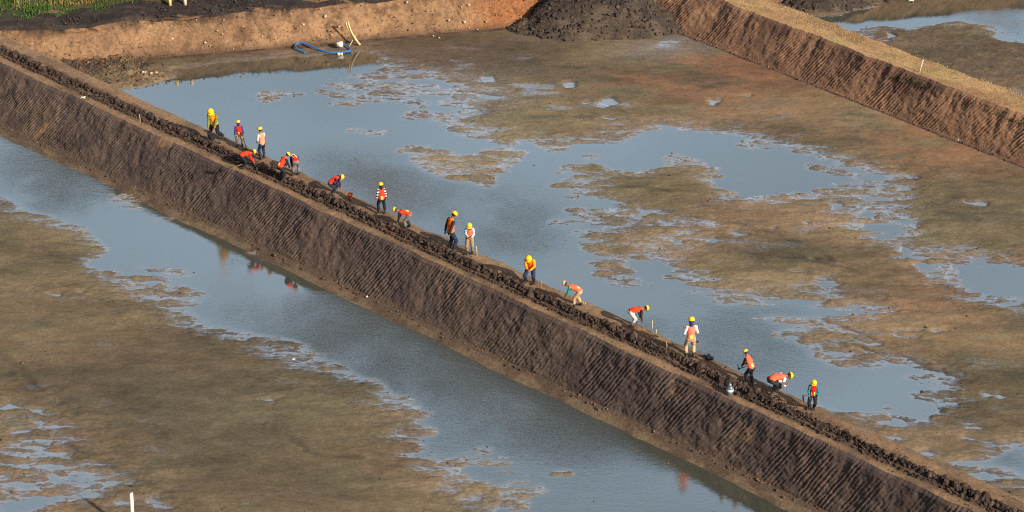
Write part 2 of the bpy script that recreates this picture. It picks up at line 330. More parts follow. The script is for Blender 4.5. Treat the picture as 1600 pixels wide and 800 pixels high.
st = 4
wsl = (slice(None, None, st), slice(None, None, st))
WXg, WYg = GX[wsl], GY[wsl]
deep = sstep(0.0, 0.05, -blur(GZ, cells(0.3)))[wsl]; thin = 1-sstep(0.0, 0.02, -blur(GZ, 1))[wsl]
wpx, wpy = PX[wsl], PY[wsl]
def wblob(cx, cy, rx, ry): return np.exp(-((wpx-cx)/rx)**2-((wpy-cy)/ry)**2)
wind = np.clip(wblob(60,290,110,50)+wblob(560,540,240,90)+wblob(820,640,230,90)+wblob(560,280,130,50)+wblob(760,350,150,55)+wblob(1130,530,170,60)+wblob(1540,720,60,25)+0.4*wblob(1560,40,60,20)-0.5*wblob(470,430,60,30), 0, 1)
ripple = np.clip(0.02+0.75*wind*deep, 0, 1)
water = link('water', grid_mesh('water', WXg, WYg, np.zeros(WXg.shape), None, {'ripple': ripple, 'shallow': thin}), M_water); water['kind'] = 'structure'

# ------------------------------------------------------------------ embankments
class Line:
    """an embankment's course: straight edges fitted on the ground to points traced along its crest and toe"""
    def __init__(s, near, far, toe, zc, zt):
        def fit(ps, z):
            p = np.array(ps, float); x, y = un(p[:, 0], p[:, 1], z); P = np.stack([x, y], 1); c = P.mean(0)
            v = np.linalg.svd(P-c)[2][0]; return c, v*np.sign(v[0])
        s.zc, s.zt = zc, zt
        s.c, s.d = fit(near, zc); s.n = np.array([-s.d[1], s.d[0]])
        def rel(ps, z):
            c, v = fit(ps, z); r = c-s.c; k = (v@s.n)/(v@s.d); return r@s.n-k*(r@s.d), k
        s.far, s.toe = rel(far, zc), rel(toe, zt)
    def w(s, q): return s.far[0]+s.far[1]*q
    def t(s, q): return s.toe[0]+s.toe[1]*q
    def xy(s, q, u): return s.c[0]+s.d[0]*q+s.n[0]*u, s.c[1]+s.d[1]*q+s.n[1]*u
    def su(s, x, y):
        r = np.array([x, y])-s.c; return r@s.d, r@s.n
D1 = Line([(0,100),(125,152),(325,250),(425,292),(525,340),(650,398),(800,470),(1090,600),(1200,651),(1300,700),(1412,747),(1500,790)],
          [(200,147),(312,197),(420,250),(475,272),(550,307),(617,340),(700,377),(800,420),(856,440),(887,458),(1272,635),(1350,670),(1450,715),(1525,755)],
          [(20,205),(125,247),(212,292),(325,347),(432,402),(550,447),(607,475),(707,522),(800,570),(857,600),(950,642),(1100,707),(1200,755),(1287,797)], 2.3, 0.17)
D2 = Line([(1125,0),(1200,32),(1300,62),(1375,92),(1437,117),(1512,150),(1600,180)],
          [(1200,0),(1270,25),(1325,45),(1412,85),(1450,95),(1600,147)],
          [(1065,51),(1125,77),(1200,104),(1250,122),(1325,150),(1387,180),(1500,222),(1600,259)], 2.1, 0.14)

def profile(nodes, counts):
    """nodes: list of (u(s), z(s)) arrays; returns U, Z of shape (ns, m) and the segment number + fraction per column"""
    U, Z, seg, fr = [], [], [], []
    for k, n in enumerate(counts):
        for i in range(n):
            f = i/n; U.append(nodes[k][0]*(1-f)+nodes[k+1][0]*f); Z.append(nodes[k][1]*(1-f)+nodes[k+1][1]*f); seg.append(k); fr.append(f)
    U.append(nodes[-1][0]); Z.append(nodes[-1][1]); seg.append(len(counts)-1); fr.append(1.0)
    return np.stack(U, 1), np.stack(Z, 1), np.array(seg), np.array(fr)

def teeth(s, t, ln, seed, skew, pitch):
    """marks left by the digger's bucket: swaths of parallel grooves with slightly different slants"""
    sw = 1.9
    q = s+skew*t+0.07*vn(s*0.3, t*0.4, seed+1)
    k = np.floor(q/sw+0.4*vn(q*0.3, 0*q, seed))
    a = hsh(k.astype(np.int64), np.zeros_like(k, np.int64), seed)-0.5
    ph = (q+0.16*a*t+0.018*vn(s*3, t*1.6, seed+6)+0.018*vn(s*9, t*5, seed+7))/pitch+a*3
    f = ph-np.floor(ph)
    g = np.where(f < 0.72, f/0.72, (1-f)/0.28)                 # sawtooth ridges
    g = 0.65*g+0.35*(0.5-0.5*np.cos(2*np.pi*f))
    num = np.floor(ph).astype(np.int64)
    amp = (0.3+1.1*hsh(num, k.astype(np.int64), seed+3))*(0.75+0.7*vn(s*0.5, t*0.8, seed+9))
    gap = sstep(-0.7, -0.1, vn(s*1.1+ph*0.1, t*0.8, seed+4)+0.5*vn(s*0.45, t*0.6, seed+8))   # rubbed out here and there
    return (g-0.5)*amp*gap, gap, a

def build_dike(name, D, s0, s1, ds, cfg):
    s = np.arange(s0, s1, ds); wN, tN = D.w(s), D.t(s); z1 = np.ones_like(s)
    bench = cfg['bench']*(1+0.35*fbm(s*0.35, 0*s, 4, cfg['seed']+2))
    ej = cfg['edge']*(fbm(s*0.6, 0*s, 5, cfg['seed']+70, 0.65)); ek = cfg['edge']*(fbm(s*0.6, 0*s+9, 5, cfg['seed']+71, 0.65)); wN = wN+ek
    nodes = [(tN-bench-1.4, -0.45*z1), (tN-bench, -0.02*z1), (tN-0.12, (D.zt-0.03)*z1), (tN, D.zt*z1), (ej-0.10, D.zc*z1-0.10), (ej+0.06, D.zc*z1), (wN-0.05, D.zc*z1+0.02), (wN+0.15, D.zc*z1-0.06), (wN+cfg['back'], -0.45*z1)]
    U, Z, seg, fr = profile(nodes, [8, 22, 5, cfg['nslope'], 5, cfg['ncrest'], 4, 34])
    Sg = np.broadcast_to(s[:, None], U.shape); sd_ = cfg['seed']
    slope_len = np.hypot(tN, D.zc-D.zt)[:, None]
    col_t = np.where(seg == 3, fr, np.where(seg < 3, 0, 1.0))
    T = (1-col_t)[None, :]*slope_len                            # distance below the crest along the face
    on = np.where(seg == 3, np.clip(np.minimum(fr/0.06, (1-fr)/0.03), 0, 1), np.where(seg == 4, 0.6, 0))[None, :]
    g, gap, a = teeth(Sg, T, slope_len, sd_, cfg['skew'], cfg['pitch'])
    lump = fbm(Sg*0.8, T*0.9, 5, sd_+20, 0.55)
    disp = on*(cfg['groove']*g+cfg['lump']*lump+0.05*fbm(Sg*4, T*4, 4, sd_+30, 0.65))
    # normals in the (u, z) plane
    du = np.gradient(U, axis=1); dz = np.gradient(Z, axis=1); l = np.hypot(du, dz)+1e-9
    U = U-dz/l*disp; Z = Z+du/l*disp
    benchm = ((seg == 1) | (seg == 2))[None, :]
    Z = Z+np.where(benchm, 0.035*fbm(Sg*1.6, U*2.5, 5, sd_+40, 0.6)+0.015, 0)
    crest = (seg == 5)[None, :]
    uu = U
    Z = Z+np.where(crest, 0.035*fbm(Sg*1.5, U*1.5, 5, sd_+50, 0.6), 0)+np.where((seg >= 6)[None, :], 0.05*fbm(Sg*1.2, U*1.2, 4, sd_+51), 0)
    if cfg.get('clods'):
        r1 = np.exp(-((uu-clod_mid(Sg))/0.21)**2); r2 = np.exp(-((uu-clod_low(Sg))/0.10)**2)
        dig = np.exp(-((uu-(clod_mid(Sg)+0.40))/0.10)**2)
        Z = Z+np.where(crest, 0.17*r1*(0.7+0.9*fbm(Sg*1.2, uu*2.5, 3, 70))+0.09*r2*(0.6+0.6*vn(Sg*2, uu, 71))-0.07*dig-0.05*np.exp(-((uu-(clod_low(Sg)+0.19))/0.06)**2), 0)
    jx = 0.02*fbm(Sg*1.2, Z*1.5, 4, sd_+60)*on
    X, Y = D.xy(Sg+jx, U)
    C = cfg['colour'](Sg, T, U, seg, fr, g, gap, lump, D)
    C = C*cfg['alb']
    o = link(name, grid_mesh(name, X, Y, Z, C), cfg['mat']); o['kind'] = 'structure'; return o

def clod_mid(s): return D1.w(s)*0.48+0.05*vn(s*0.22, 0*s, 300)
def clod_low(s): return D1.w(s)*0.27+0.04*vn(s*0.3, 0*s, 301)
def col1(s, t, u, seg, fr, g, gap, lump, D):
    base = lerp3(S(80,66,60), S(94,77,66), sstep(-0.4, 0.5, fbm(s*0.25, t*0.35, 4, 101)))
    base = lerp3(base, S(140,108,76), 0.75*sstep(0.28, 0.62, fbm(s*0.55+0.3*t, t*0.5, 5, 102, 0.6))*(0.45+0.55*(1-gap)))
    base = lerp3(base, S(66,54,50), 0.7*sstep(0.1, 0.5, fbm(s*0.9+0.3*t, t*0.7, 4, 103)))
    cr = lerp3(S(132,104,76), S(104,82,62), sstep(-0.2, 0.4, fbm(s*0.8, u*1.6, 5, 104)))
    cl = S(66,53,45)*np.ones(s.shape+(3,))
    band = np.maximum(np.exp(-((u-clod_mid(s))/0.25)**4), 0.9*np.exp(-((u-clod_low(s))/0.12)**2))
    cr = lerp3(cr, cl, np.clip(band, 0, 1)); 
    path = sstep(0.62, 0.70, u/np.maximum(D.w(s), 0.5)); cr = lerp3(cr, lerp3(S(136,108,80), S(112,88,66), sstep(-0.2, 0.4, fbm(s*0.7, u*2, 4, 108))), 0.85*path)
    bn = lerp3(S(106,88,68), S(84,68,54), sstep(-0.3, 0.3, fbm(s*1.2, u*2.5, 5, 105)))
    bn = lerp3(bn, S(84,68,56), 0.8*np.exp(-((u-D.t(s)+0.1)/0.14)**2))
    out = base.copy()
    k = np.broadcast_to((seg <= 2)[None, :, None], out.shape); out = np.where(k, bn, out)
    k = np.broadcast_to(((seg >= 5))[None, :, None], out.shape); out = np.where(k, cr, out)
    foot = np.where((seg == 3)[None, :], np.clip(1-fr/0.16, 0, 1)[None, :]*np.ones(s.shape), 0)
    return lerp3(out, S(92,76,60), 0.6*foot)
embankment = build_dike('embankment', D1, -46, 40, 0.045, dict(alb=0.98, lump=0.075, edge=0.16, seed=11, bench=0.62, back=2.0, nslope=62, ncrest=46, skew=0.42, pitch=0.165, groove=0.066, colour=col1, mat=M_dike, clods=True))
def col2(s, t, u, seg, fr, g, gap, lump, D):
    base = lerp3(S(120,90,70), S(144,108,80), sstep(-0.3, 0.5, fbm(s*0.3, t*0.4, 4, 201)))
    base = lerp3(base, S(94,68,56), 0.75*sstep(0.0, 0.45, fbm(s*0.5+0.2*t, t*0.5, 4, 202)+0.35*(1-2*t/3.0)))
    cr = lerp3(S(164,128,88), S(138,104,70), sstep(-0.3, 0.4, fbm(s*0.7, u*1.2, 5, 204)))
    cr = lerp3(cr, S(150,138,82), 0.5*sstep(0.1, 0.5, fbm(s*0.4, u*0.9, 4, 205)))
    bn = lerp3(S(118,92,72), S(92,72,60), sstep(-0.3, 0.3, fbm(s*1.2, u*2.5, 5, 206)))
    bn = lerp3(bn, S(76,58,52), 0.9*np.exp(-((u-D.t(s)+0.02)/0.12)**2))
    out = np.where(np.broadcast_to((seg <= 2)[None, :, None], base.shape), bn, base)
    return np.where(np.broadcast_to((seg >= 5)[None, :, None], base.shape), cr, out)
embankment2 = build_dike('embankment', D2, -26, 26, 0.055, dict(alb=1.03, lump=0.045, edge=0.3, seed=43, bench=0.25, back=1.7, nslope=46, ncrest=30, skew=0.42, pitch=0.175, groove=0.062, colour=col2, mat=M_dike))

# ------------------------------------------------------------------ far bank with the muddy road along its top
def fitline(ps, z):
    p = np.array(ps, float); x, y = un(p[:, 0], p[:, 1], z); a, b_ = np.polyfit(x, y, 1); return a, b_
ZB = 1.95
at_, bt_ = fitline([(20,46),(100,40),(175,37),(225,29),(300,22),(350,15),(455,15)], ZB)
ab_, bb_ = fitline([(205,90),(275,87),(400,81),(550,65),(587,60),(725,47),(800,41)], 0.15)
xs = np.arange(-48, 62, 0.07); z1 = np.ones_like(xs)
yt = at_*xs+bt_; yb = ab_*xs+bb_
yb = np.minimum(yb, yt-0.35)
nodes = [(yb-1.3, -0.4*z1), (yb-0.45, -0.01*z1), (yb, 0.15*z1), (yt-0.08, ZB*z1-0.1), (yt+0.1, ZB*z1), (yt+2.3, ZB*z1+0.05), (yt+3.2, ZB*z1+0.25), (yt+14, ZB*z1+0.5), (yt+40, ZB*z1+0.5)]
U, Z, seg, fr = profile(nodes, [6, 12, 56, 5, 40, 12, 40, 10])
Sg = np.broadcast_to(xs[:, None], U.shape)
tt = np.where(seg == 2, fr, 0)[None, :]
face = (seg == 2)[None, :]*np.clip(np.minimum(fr/0.08, 1), 0, 1)[None, :]
lump = fbm(Sg*0.7, Z*1.1, 5, 401, 0.6); gully = -np.clip(0.55-np.abs(vn(Sg*0.55+0.3*Z, Z*0.25, 402))*6, 0, 1)
dsp = face*(0.30*lump+0.07*fbm(Sg*3, Z*3, 4, 403, 0.65)+0.12*gully)
Yw = U-dsp
edge = sstep(0.75, 1.0, np.where(seg == 2, fr, np.where(seg > 2, 1, 0)))[None, :]
Yw = Yw+0.6*edge*fbm(Sg*0.5, 0*Sg, 5, 404)*np.where((seg >= 5)[None, :], 0.4, 1)
Zw = Z+np.where(((seg == 3) | (seg == 4))[None, :], 0.22*np.clip(fbm(Sg*0.35, 0*Sg+3, 5, 419, 0.65), -0.4, 0.6), 0)+np.where(((seg == 4))[None, :], 0.07*fbm(Sg*0.7, U*1.6, 5, 405, 0.65), 0)+np.where((seg >= 5)[None, :], 0.10*fbm(Sg*0.5, U*0.5, 4, 406), 0)+np.where((seg <= 1)[None, :], 0.05*fbm(Sg*1.4, U*1.4, 4, 407), 0)
bpx, bpyy = to_px(Sg, Yw, Zw)
Cb = lerp3(S(164,129,96), S(142,110,83), sstep(-0.3, 0.4, fbm(Sg*0.5, Z*0.9, 5, 411)))
Cb = lerp3(Cb, S(108,82,62), 0.7*sstep(0.1, 0.5, fbm(Sg*0.9, Z*1.4, 5, 412, 0.62)))
Cb = lerp3(Cb, S(164,108,70), 0.9*sstep(690, 800, bpx)*(1-sstep(870, 960, bpx)))
Cb = lerp3(Cb, S(84,66,54), 0.85*np.where((seg == 2)[None, :], sstep(0.62, 1.0, fr)[None, :], 0)*sstep(0.0, 0.3, fbm(Sg*0.8, Z*0.6, 5, 418, 0.65)))  # overhang shade painted as dark patches below the top edge
Cb = lerp3(Cb, S(96,74,60), 0.75*np.where((seg == 2)[None, :], np.clip(1-fr/0.2, 0, 1)[None, :], 0))
Cr = lerp3(S(62,52,48), S(82,70,62), sstep(-0.2, 0.5, fbm(Sg*0.6, U*1.8, 5, 413, 0.6)))
Cr = lerp3(Cr, S(150,116,84), 0.9*sstep(0.30, 0.5, fbm(Sg*0.5, U*1.4, 4, 414)))
Ct = lerp3(S(100,86,58), S(78,76,44), sstep(-0.2, 0.3, fbm(Sg*0.5, U*0.5, 4, 415)))
Cl = lerp3(S(104,86,68), S(80,64,54), sstep(-0.3, 0.3, fbm(Sg*1.3, U*2, 5, 416)))
k = lambda q: np.broadcast_to(q[None, :, None], Cb.shape)
CB = np.where(k(seg <= 1), Cl, np.where(k(seg == 2), Cb, np.where(k((seg == 3) | (seg == 4)), Cr, Ct)))
bank = link('bank', grid_mesh('bank', Sg, Yw, Zw, CB*0.64), M_bank); bank['kind'] = 'structure'

# ------------------------------------------------------------------ clods: lumps of dug clay
def ico(sub):
    bm = bmesh.new(); bmesh.ops.create_icosphere(bm, subdivisions=sub, radius=1.0)
    V = np.array([v.co[:] for v in bm.verts]); Fc = np.array([[v.index for v in f.verts] for f in bm.faces]); bm.free(); return V, Fc
ICO2, ICO3 = ico(2), ico(3)
def clod_shapes(n, base, seed):
    out = []
    for k in range(n):
        V = base[0]
        r = 1+0.34*fbm(V[:, 0]*1.4+7*k, V[:, 1]*1.4+V[:, 2]*1.1+3*k, 3, seed+k, 0.6)
        W = V*r[:, None]
        for _ in range(5):                                       # spade-cut flats
            d = rng.normal(size=3); d /= np.linalg.norm(d); lim = rng.uniform(0.5, 0.85)
            h = W@d; W = W-np.clip(h-lim, 0, None)[:, None]*d
        out.append(W)
    return out
SH2, SH3 = clod_shapes(14, ICO2, 900), clod_shapes(10, ICO3, 950)
def rotm(n):
    q = rng.normal(size=(n, 4)); q /= np.linalg.norm(q, axis=1)[:, None]; w, x, y, z = q.T
    return np.stack([1-2*(y*y+z*z), 2*(x*y-z*w), 2*(x*z+y*w), 2*(x*y+z*w), 1-2*(x*x+z*z), 2*(y*z-x*w), 2*(x*z-y*w), 2*(y*z+x*w), 1-2*(x*x+y*y)], 1).reshape(n, 3, 3)
def scatter_clods(name, P, size, cols, m, flat=1.0, shapes=None, base=None, smooth=False):
    shapes = shapes or SH2; base = base or ICO2
    n = len(P); R = rotm(n); pick = rng.integers(0, len(shapes), n); A = np.array(shapes)[pick]
    sc = size[:, None]*rng.uniform(0.7, 1.3, (n, 3))
    V = np.einsum('nij,nkj->nki', R, A*sc[:, None, :]); V[..., 2] *= flat; V += P[:, None, :]
    Fc = base[1][None]+(np.arange(n)*len(base[0]))[:, None, None]
    me = raw_mesh(name, V.reshape(-1, 3), Fc.reshape(-1), np.full(n*len(base[1]), 3), smooth)
    add_attr(me, 'tint', np.repeat(cols, len(base[0]), 0), 'COL')
    o = link(name, me, m); o['kind'] = 'stuff'; return o
def tints(n, a, b_, v=0.25):
    t = rng.uniform(0, 1, (n, 1)); return (np.asarray(a)*(1-t)+np.asarray(b_)*t)*rng.uniform(1-v, 1+v, (n, 1))
# the two rows of clods dug along the top of the near embankment
n = 7500; s = rng.uniform(-46, 40, n); u = clod_mid(s)+rng.normal(0, 0.12, n); keepc = np.abs(u-clod_mid(s)) < 0.27; s, u = s[keepc], u[keepc]
x, y = D1.xy(s, u); sz = 0.028+0.06*rng.uniform(0, 1, len(s))**1.6; sz = np.where(rng.uniform(0, 1, len(s)) < 0.07, rng.uniform(0.10, 0.17, len(s)), sz)*(0.8+0.45*np.clip(vn(s*0.5, u, 77)+0.3, 0, 1))
z = D1.zc+0.02+0.17*np.exp(-((u-clod_mid(s))/0.22)**2)*rng.uniform(0.5, 1.1, len(s))
n2 = 2600; s2 = rng.uniform(-46, 40, n2); u2 = clod_low(s2)+rng.normal(0, 0.045, n2); x2, y2 = D1.xy(s2, u2)
z2 = D1.zc+0.04+rng.uniform(0, 0.06, n2); sz2 = rng.uniform(0.025, 0.06, n2)
n3 = 900; s3 = rng.uniform(-46, 40, n3); u3 = rng.uniform(0.05, 1, n3)*D1.w(s3); x3, y3 = D1.xy(s3, u3)
P = np.stack([np.r_[x, x2, x3], np.r_[y, y2, y3], np.r_[z, z2, np.full(n3, D1.zc+0.02)]], 1)
clods = scatter_clods('clay_clods', P, np.r_[sz, sz2, rng.uniform(0.01, 0.03, n3)], tints(len(P), S(50,40,35), S(80,64,53)), M_clod, 0.9)
tag(clods, 'rows of dark dug clay clods along the top of the near embankment', 'clods', kind='stuff')
# crumbs along the foot of the embankments, on the bank and in the spoil
n = 900; s = rng.uniform(-46, 40, n); u = D1.t(s)+rng.normal(0, 0.12, n); x, y = D1.xy(s, u)
P1 = np.stack([x, y, 0.17+rng.uniform(-0.02, 0.04, n)], 1); S1 = rng.uniform(0.02, 0.06, n)
n = 500; s = rng.uniform(-20, 26, n); u = D2.t(s)+rng.normal(0, 0.07, n); x, y = D2.xy(s, u)
P2 = np.stack([x, y, 0.14+rng.uniform(-0.02, 0.04, n)], 1); S2 = rng.uniform(0.02, 0.06, n)
cr = scatter_clods('clay_crumbs', np.r_[P1, P2], np.r_[S1, S2], tints(1400, S(72,58,50), S(110,86,66)), M_clod, 0.8)
tag(cr, 'small crumbs of clay fallen along the feet of the embankments', 'crumbs', kind='stuff')
# crumbs on the mud flats and poking out of the shallows
n = 60000; x = rng.uniform(-36, 36, n); y = rng.uniform(56, 118, n); z = gz_at(x, y)
near_shore = np.exp(-((z-0.0)/0.03)**2)*(vn(x*0.5, y*0.8, 555) > -0.1)
w_ = np.clip(0.16*near_shore+0.03*(z > 0)+0.010*(z <= 0), 0, 1)*(0.3+1.2*np.clip(vn(x*0.35, y*0.6, 556)+0.3, 0, 1))
kp = rng.uniform(0, 1, n) < w_; x, y, z = x[kp], y[kp], z[kp]
sz = rng.uniform(0.02, 0.055, len(x))*np.where(rng.uniform(0, 1, len(x)) < 0.12, 1.6, 1)
z = np.maximum(z, -0.015)
cb_ = scatter_clods('mud_crumbs', np.stack([x, y, z], 1), sz, tints(len(x), S(56,48,38), S(100,84,62)), M_clod, 0.6)
tag(cb_, 'dark crumbs of mud strewn over the flats and shallows', 'crumbs', kind='stuff')
# spoil by the far left corner
n = 1600; pxs = rng.normal(140, 65, n); pys = 98+0.22*(pxs-140)+rng.normal(0, 15, n); x, y = un(pxs, pys, 0.2); kp = (pxs > 20) & (pxs < 262)
x, y = x[kp], y[kp]; z = gz_at(x, y); kp = z > 0.05; x, y, z = x[kp], y[kp], z[kp]
sp = scatter_clods('spoil_clods', np.stack([x, y, z], 1), rng.uniform(0.02, 0.12, len(x))*rng.uniform(0.3, 1, len(x)), tints(len(x), S(62,50,44), S(108,82,60)), M_clod, 0.8)
tag(sp, 'dark broken clods of spoil at the foot of the far bank in the left corner', 'clods', kind='stuff')
# clods on the road and bank
n = 700; x = rng.uniform(-32, -4, n); yy = at_*x+bt_+np.abs(rng.normal(0, 1.3, n)); z = ZB+0.05
rc = scatter_clods('road_clods', np.stack([x, yy, np.full(n, z)], 1), rng.uniform(0.02, 0.10, n)*rng.uniform(0.3, 1, n), tints(n, S(46,40,37), S(70,60,52)), M_clod, 0.7)
tag(rc, 'dark clods churned up on the muddy road above the far bank', 'clods', kind='stuff')
n = 500; x = rng.uniform(-28, 3, n); f = rng.uniform(0.03, 1, n); yy = (ab_*x+bb_)*(1-f)+(at_*x+bt_)*f-0.03; z = 0.15+(ZB-0.15)*f
bc = scatter_clods('bank_crumbs', np.stack([x, yy, z], 1), rng.uniform(0.015, 0.05, n), tints(n, S(84,64,48), S(140,108,80)), M_clod, 0.8)
tag(bc, 'brown crumbs of earth clinging to the face of the far bank', 'crumbs', kind='stuff')

# heaps of dark dug earth
def heap(name, label, cx, cy, rx, ry, h, steep_left=False, ncl=1600, seed=0):
    q = np.linspace(-1.25, 1.25, 150); A, B = np.meshgrid(q, q, indexing='ij')
    rr = np.hypot(A, B)*(1+0.26*fbm(A*2, B*2, 4, seed+1))
    prof = np.clip(1-rr, -0.25, 1)
    hh = h*np.where(prof > 0, np.clip(prof*1.9, 0, 1)**0.9, prof)
    if steep_left: hh = hh*(0.62+0.38*sstep(-0.72, -0.58, A+0.1*vn(B*3, A, seed)))
    hh = hh+0.42*fbm(A*3, B*3, 7, seed+2, 0.7)*sstep(-0.1, 0.2, prof)+0.10*np.clip(fbm(A*1.5, B*1.5, 3, seed+3), 0, 1)
    X = cx+A*rx; Y = cy+B*ry
    Cc = lerp3(S(54,46,41), S(78,66,55), sstep(-0.2, 0.4, fbm(A*4, B*4, 5, seed+4, 0.6)))
    o = link(name, grid_mesh(name, X, Y, hh-0.02, Cc), M_clod); tag(o, label, 'earth heap')
    i = rng.integers(0, 150, (ncl, 2)); ok = prof[i[:, 0], i[:, 1]] > 0.0; i = i[ok]; big = rng.uniform(0, 1, len(i)) < 0.25
    Pc = np.stack([X[i[:, 0], i[:, 1]]+rng.normal(0, 0.03, len(i)), Y[i[:, 0], i[:, 1]], hh[i[:, 0], i[:, 1]]], 1)
    c = scatter_clods('heap_clods', Pc, np.where(big, rng.uniform(0.06, 0.13, len(i)), 0.02+0.06*rng.uniform(0, 1, len(i))**2), tints(len(i), S(48,40,36), S(78,66,56)), M_clod, 0.85)
    c.parent = o; c['kind'] = 'stuff'
hx, hy = un(930, 58, 0)
heap('earth_heap', 'large heap of dark dug clay between the far bank and the ridged right embankment', float(hx), float(hy)+1.55, 5.7, 2.3, 1.75, True, 2600, 31)
hx, hy = un(1285, 16, 0)
heap('earth_heap', 'dark low heap of clay behind the dry crest of the right embankment', float(hx), float(hy)+1.2, 3.6, 1.6, 0.9, False, 1000, 57)

# ------------------------------------------------------------------ grass
def blades(name, P, hgt, wid, cols, m, lean=0.5):
    n = len(P); a = rng.uniform(0, 2*np.pi, n); l = rng.uniform(0.1, lean, n)
    dx, dy = np.cos(a), np.sin(a); sx, sy = -dy*wid, dx*wid
    b0 = P+np.stack([sx, sy, 0*sx], 1); b1 = P-np.stack([sx, sy, 0*sx], 1)
    mid = P+np.stack([dx*l*hgt*0.35, dy*l*hgt*0.35, hgt*0.6], 1); tip = P+np.stack([dx*l*hgt, dy*l*hgt, hgt*(1-0.3*l)], 1)
    m0 = mid+np.stack([sx, sy, 0*sx], 1)*0.7; m1 = mid-np.stack([sx, sy, 0*sx], 1)*0.7
    V = np.stack([b0, b1, m1, m0, tip], 1).reshape(-1, 3)
    base = (np.arange(n)*5)[:, None]
    fl = np.concatenate([base+np.array([0, 1, 2, 3]), base+np.array([3, 2, 4])], 1).ravel()
    me = raw_mesh(name, V, fl, np.tile([4, 3], n), False); add_attr(me, 'tint', np.repeat(cols, 5, 0), 'COL')
    o = link(name, me, m); o['kind'] = 'stuff'; return o
M_grass = mat('grass_blades', (0.08, 0.12, 0.03), 0.6, 0.3)
L(M_grass, attr(M_grass, 'tint').outputs['Color'], M_grass.node_tree.nodes['Principled BSDF'].inputs['Base Color'])
def zbank(x, y): 
    e = y-(at_*x+bt_); return ZB+np.clip(0.05+0.2*(e-2.3)/0.9, 0.03, 0.3)+0.02*np.clip(e-3.2, 0, 10)
n = 26000; pxg = rng.uniform(-120, 215, n); pyg = rng.uniform(-75, 34, n); x, y = un(pxg, pyg, ZB+0.25)
lim = 25-0.09*pxg+5*vn(pxg/22, 0*pxg, 610)
kp = pyg < lim; x, y, pxg = x[kp], y[kp], pxg[kp]
kp = rng.uniform(0, 1, len(x)) < np.where(pxg > 172, 0.25, 1); x, y = x[kp], y[kp]
cl_ = vn(x*0.8, y*0.8, 611)
g = blades('grass', np.stack([x, y, zbank(x, y)-0.05], 1), rng.uniform(0.10, 0.26, len(x))*(1+0.6*cl_), rng.uniform(0.012, 0.03, len(x)), tints(len(x), S(36,66,22), S(80,106,42), 0.35), M_grass, 0.8)
tag(g, 'lush green grass growing beside the muddy road in the far left corner', 'grass', kind='stuff')
n = 9000; x = rng.uniform(-30, 2, n); y = at_*x+bt_+2.6+np.abs(rng.normal(0, 0.9, n)); kp = vn(x*0.5, y*0.7, 620) > -0.1; x, y = x[kp], y[kp]
g = blades('dry_grass', np.stack([x, y, zbank(x, y)-0.04], 1), rng.uniform(0.1, 0.35, len(x)), rng.uniform(0.01, 0.02, len(x)), tints(len(x), S(150,124,76), S(96,100,52), 0.3), M_grass, 0.9)
tag(g, 'straw coloured dry grass at the far edge of the muddy road', 'grass', kind='stuff')
n = 16000; s = rng.uniform(-24, 24, n); u = rng.beta(1.6, 1.2, n)*(D2.w(s)+0.15); kp = rng.uniform(0, 1, n) < 0.25+0.75*(fbm(s*0.6, u*1.2, 4, 630) > 0.02); s, u = s[kp], u[kp]
x, y = D2.xy(s, u)
g = blades('dry_grass', np.stack([x, y, np.full(len(x), D2.zc-0.03)], 1), rng.uniform(0.04, 0.13, len(x)), rng.uniform(0.008, 0.02, len(x)), tints(len(x), S(178,150,100), S(132,126,70), 0.3), M_grass, 1.0)
tag(g, 'short dry grass over the pale crest of the right embankment', 'grass', kind='stuff')
def slope_grass(label, pts, n, dark):
    p = np.array(pts, float); t = rng.uniform(0, len(p)-1, n); i = np.minimum(t.astype(int), len(p)-2); f = (t-i)[:, None]
    q = p[i]*(1-f)+p[i+1]*f; q = q+rng.normal(0, 1, (n, 2))*np.array([5, 2.2])
    out = []
    for a, b_ in q:                                              # where the sight line meets the face of the right embankment
        lo, hi = D2.zt, D2.zc
        for _ in range(14):
            zz = (lo+hi)/2; X_, Y_ = un(a, b_, zz); s_, u_ = D2.su(float(X_), float(Y_)); fz = D2.zt+(D2.zc-D2.zt)*np.clip(1-u_/D2.t(s_), 0, 1)
            if fz > zz: lo = zz
            else: hi = zz
        out.append((float(X_), float(Y_), zz-0.02))
    g = blades('grass', np.array(out), rng.uniform(0.04, 0.13, n), rng.uniform(0.01, 0.022, n), tints(n, S(52,66,38), S(92,98,56), 0.3), M_grass, 1.0)
    tag(g, label, 'grass', kind='stuff')
slope_grass('dark green patch of grass high on the face of the right embankment, below the pale stake', [(1393,121),(1412,125),(1428,131),(1455,142)], 1300, True)
slope_grass('thin green streak of grass on the face of the right embankment near the right edge', [(1505,162),(1530,170),(1562,181),(1600,196)], 420, False)

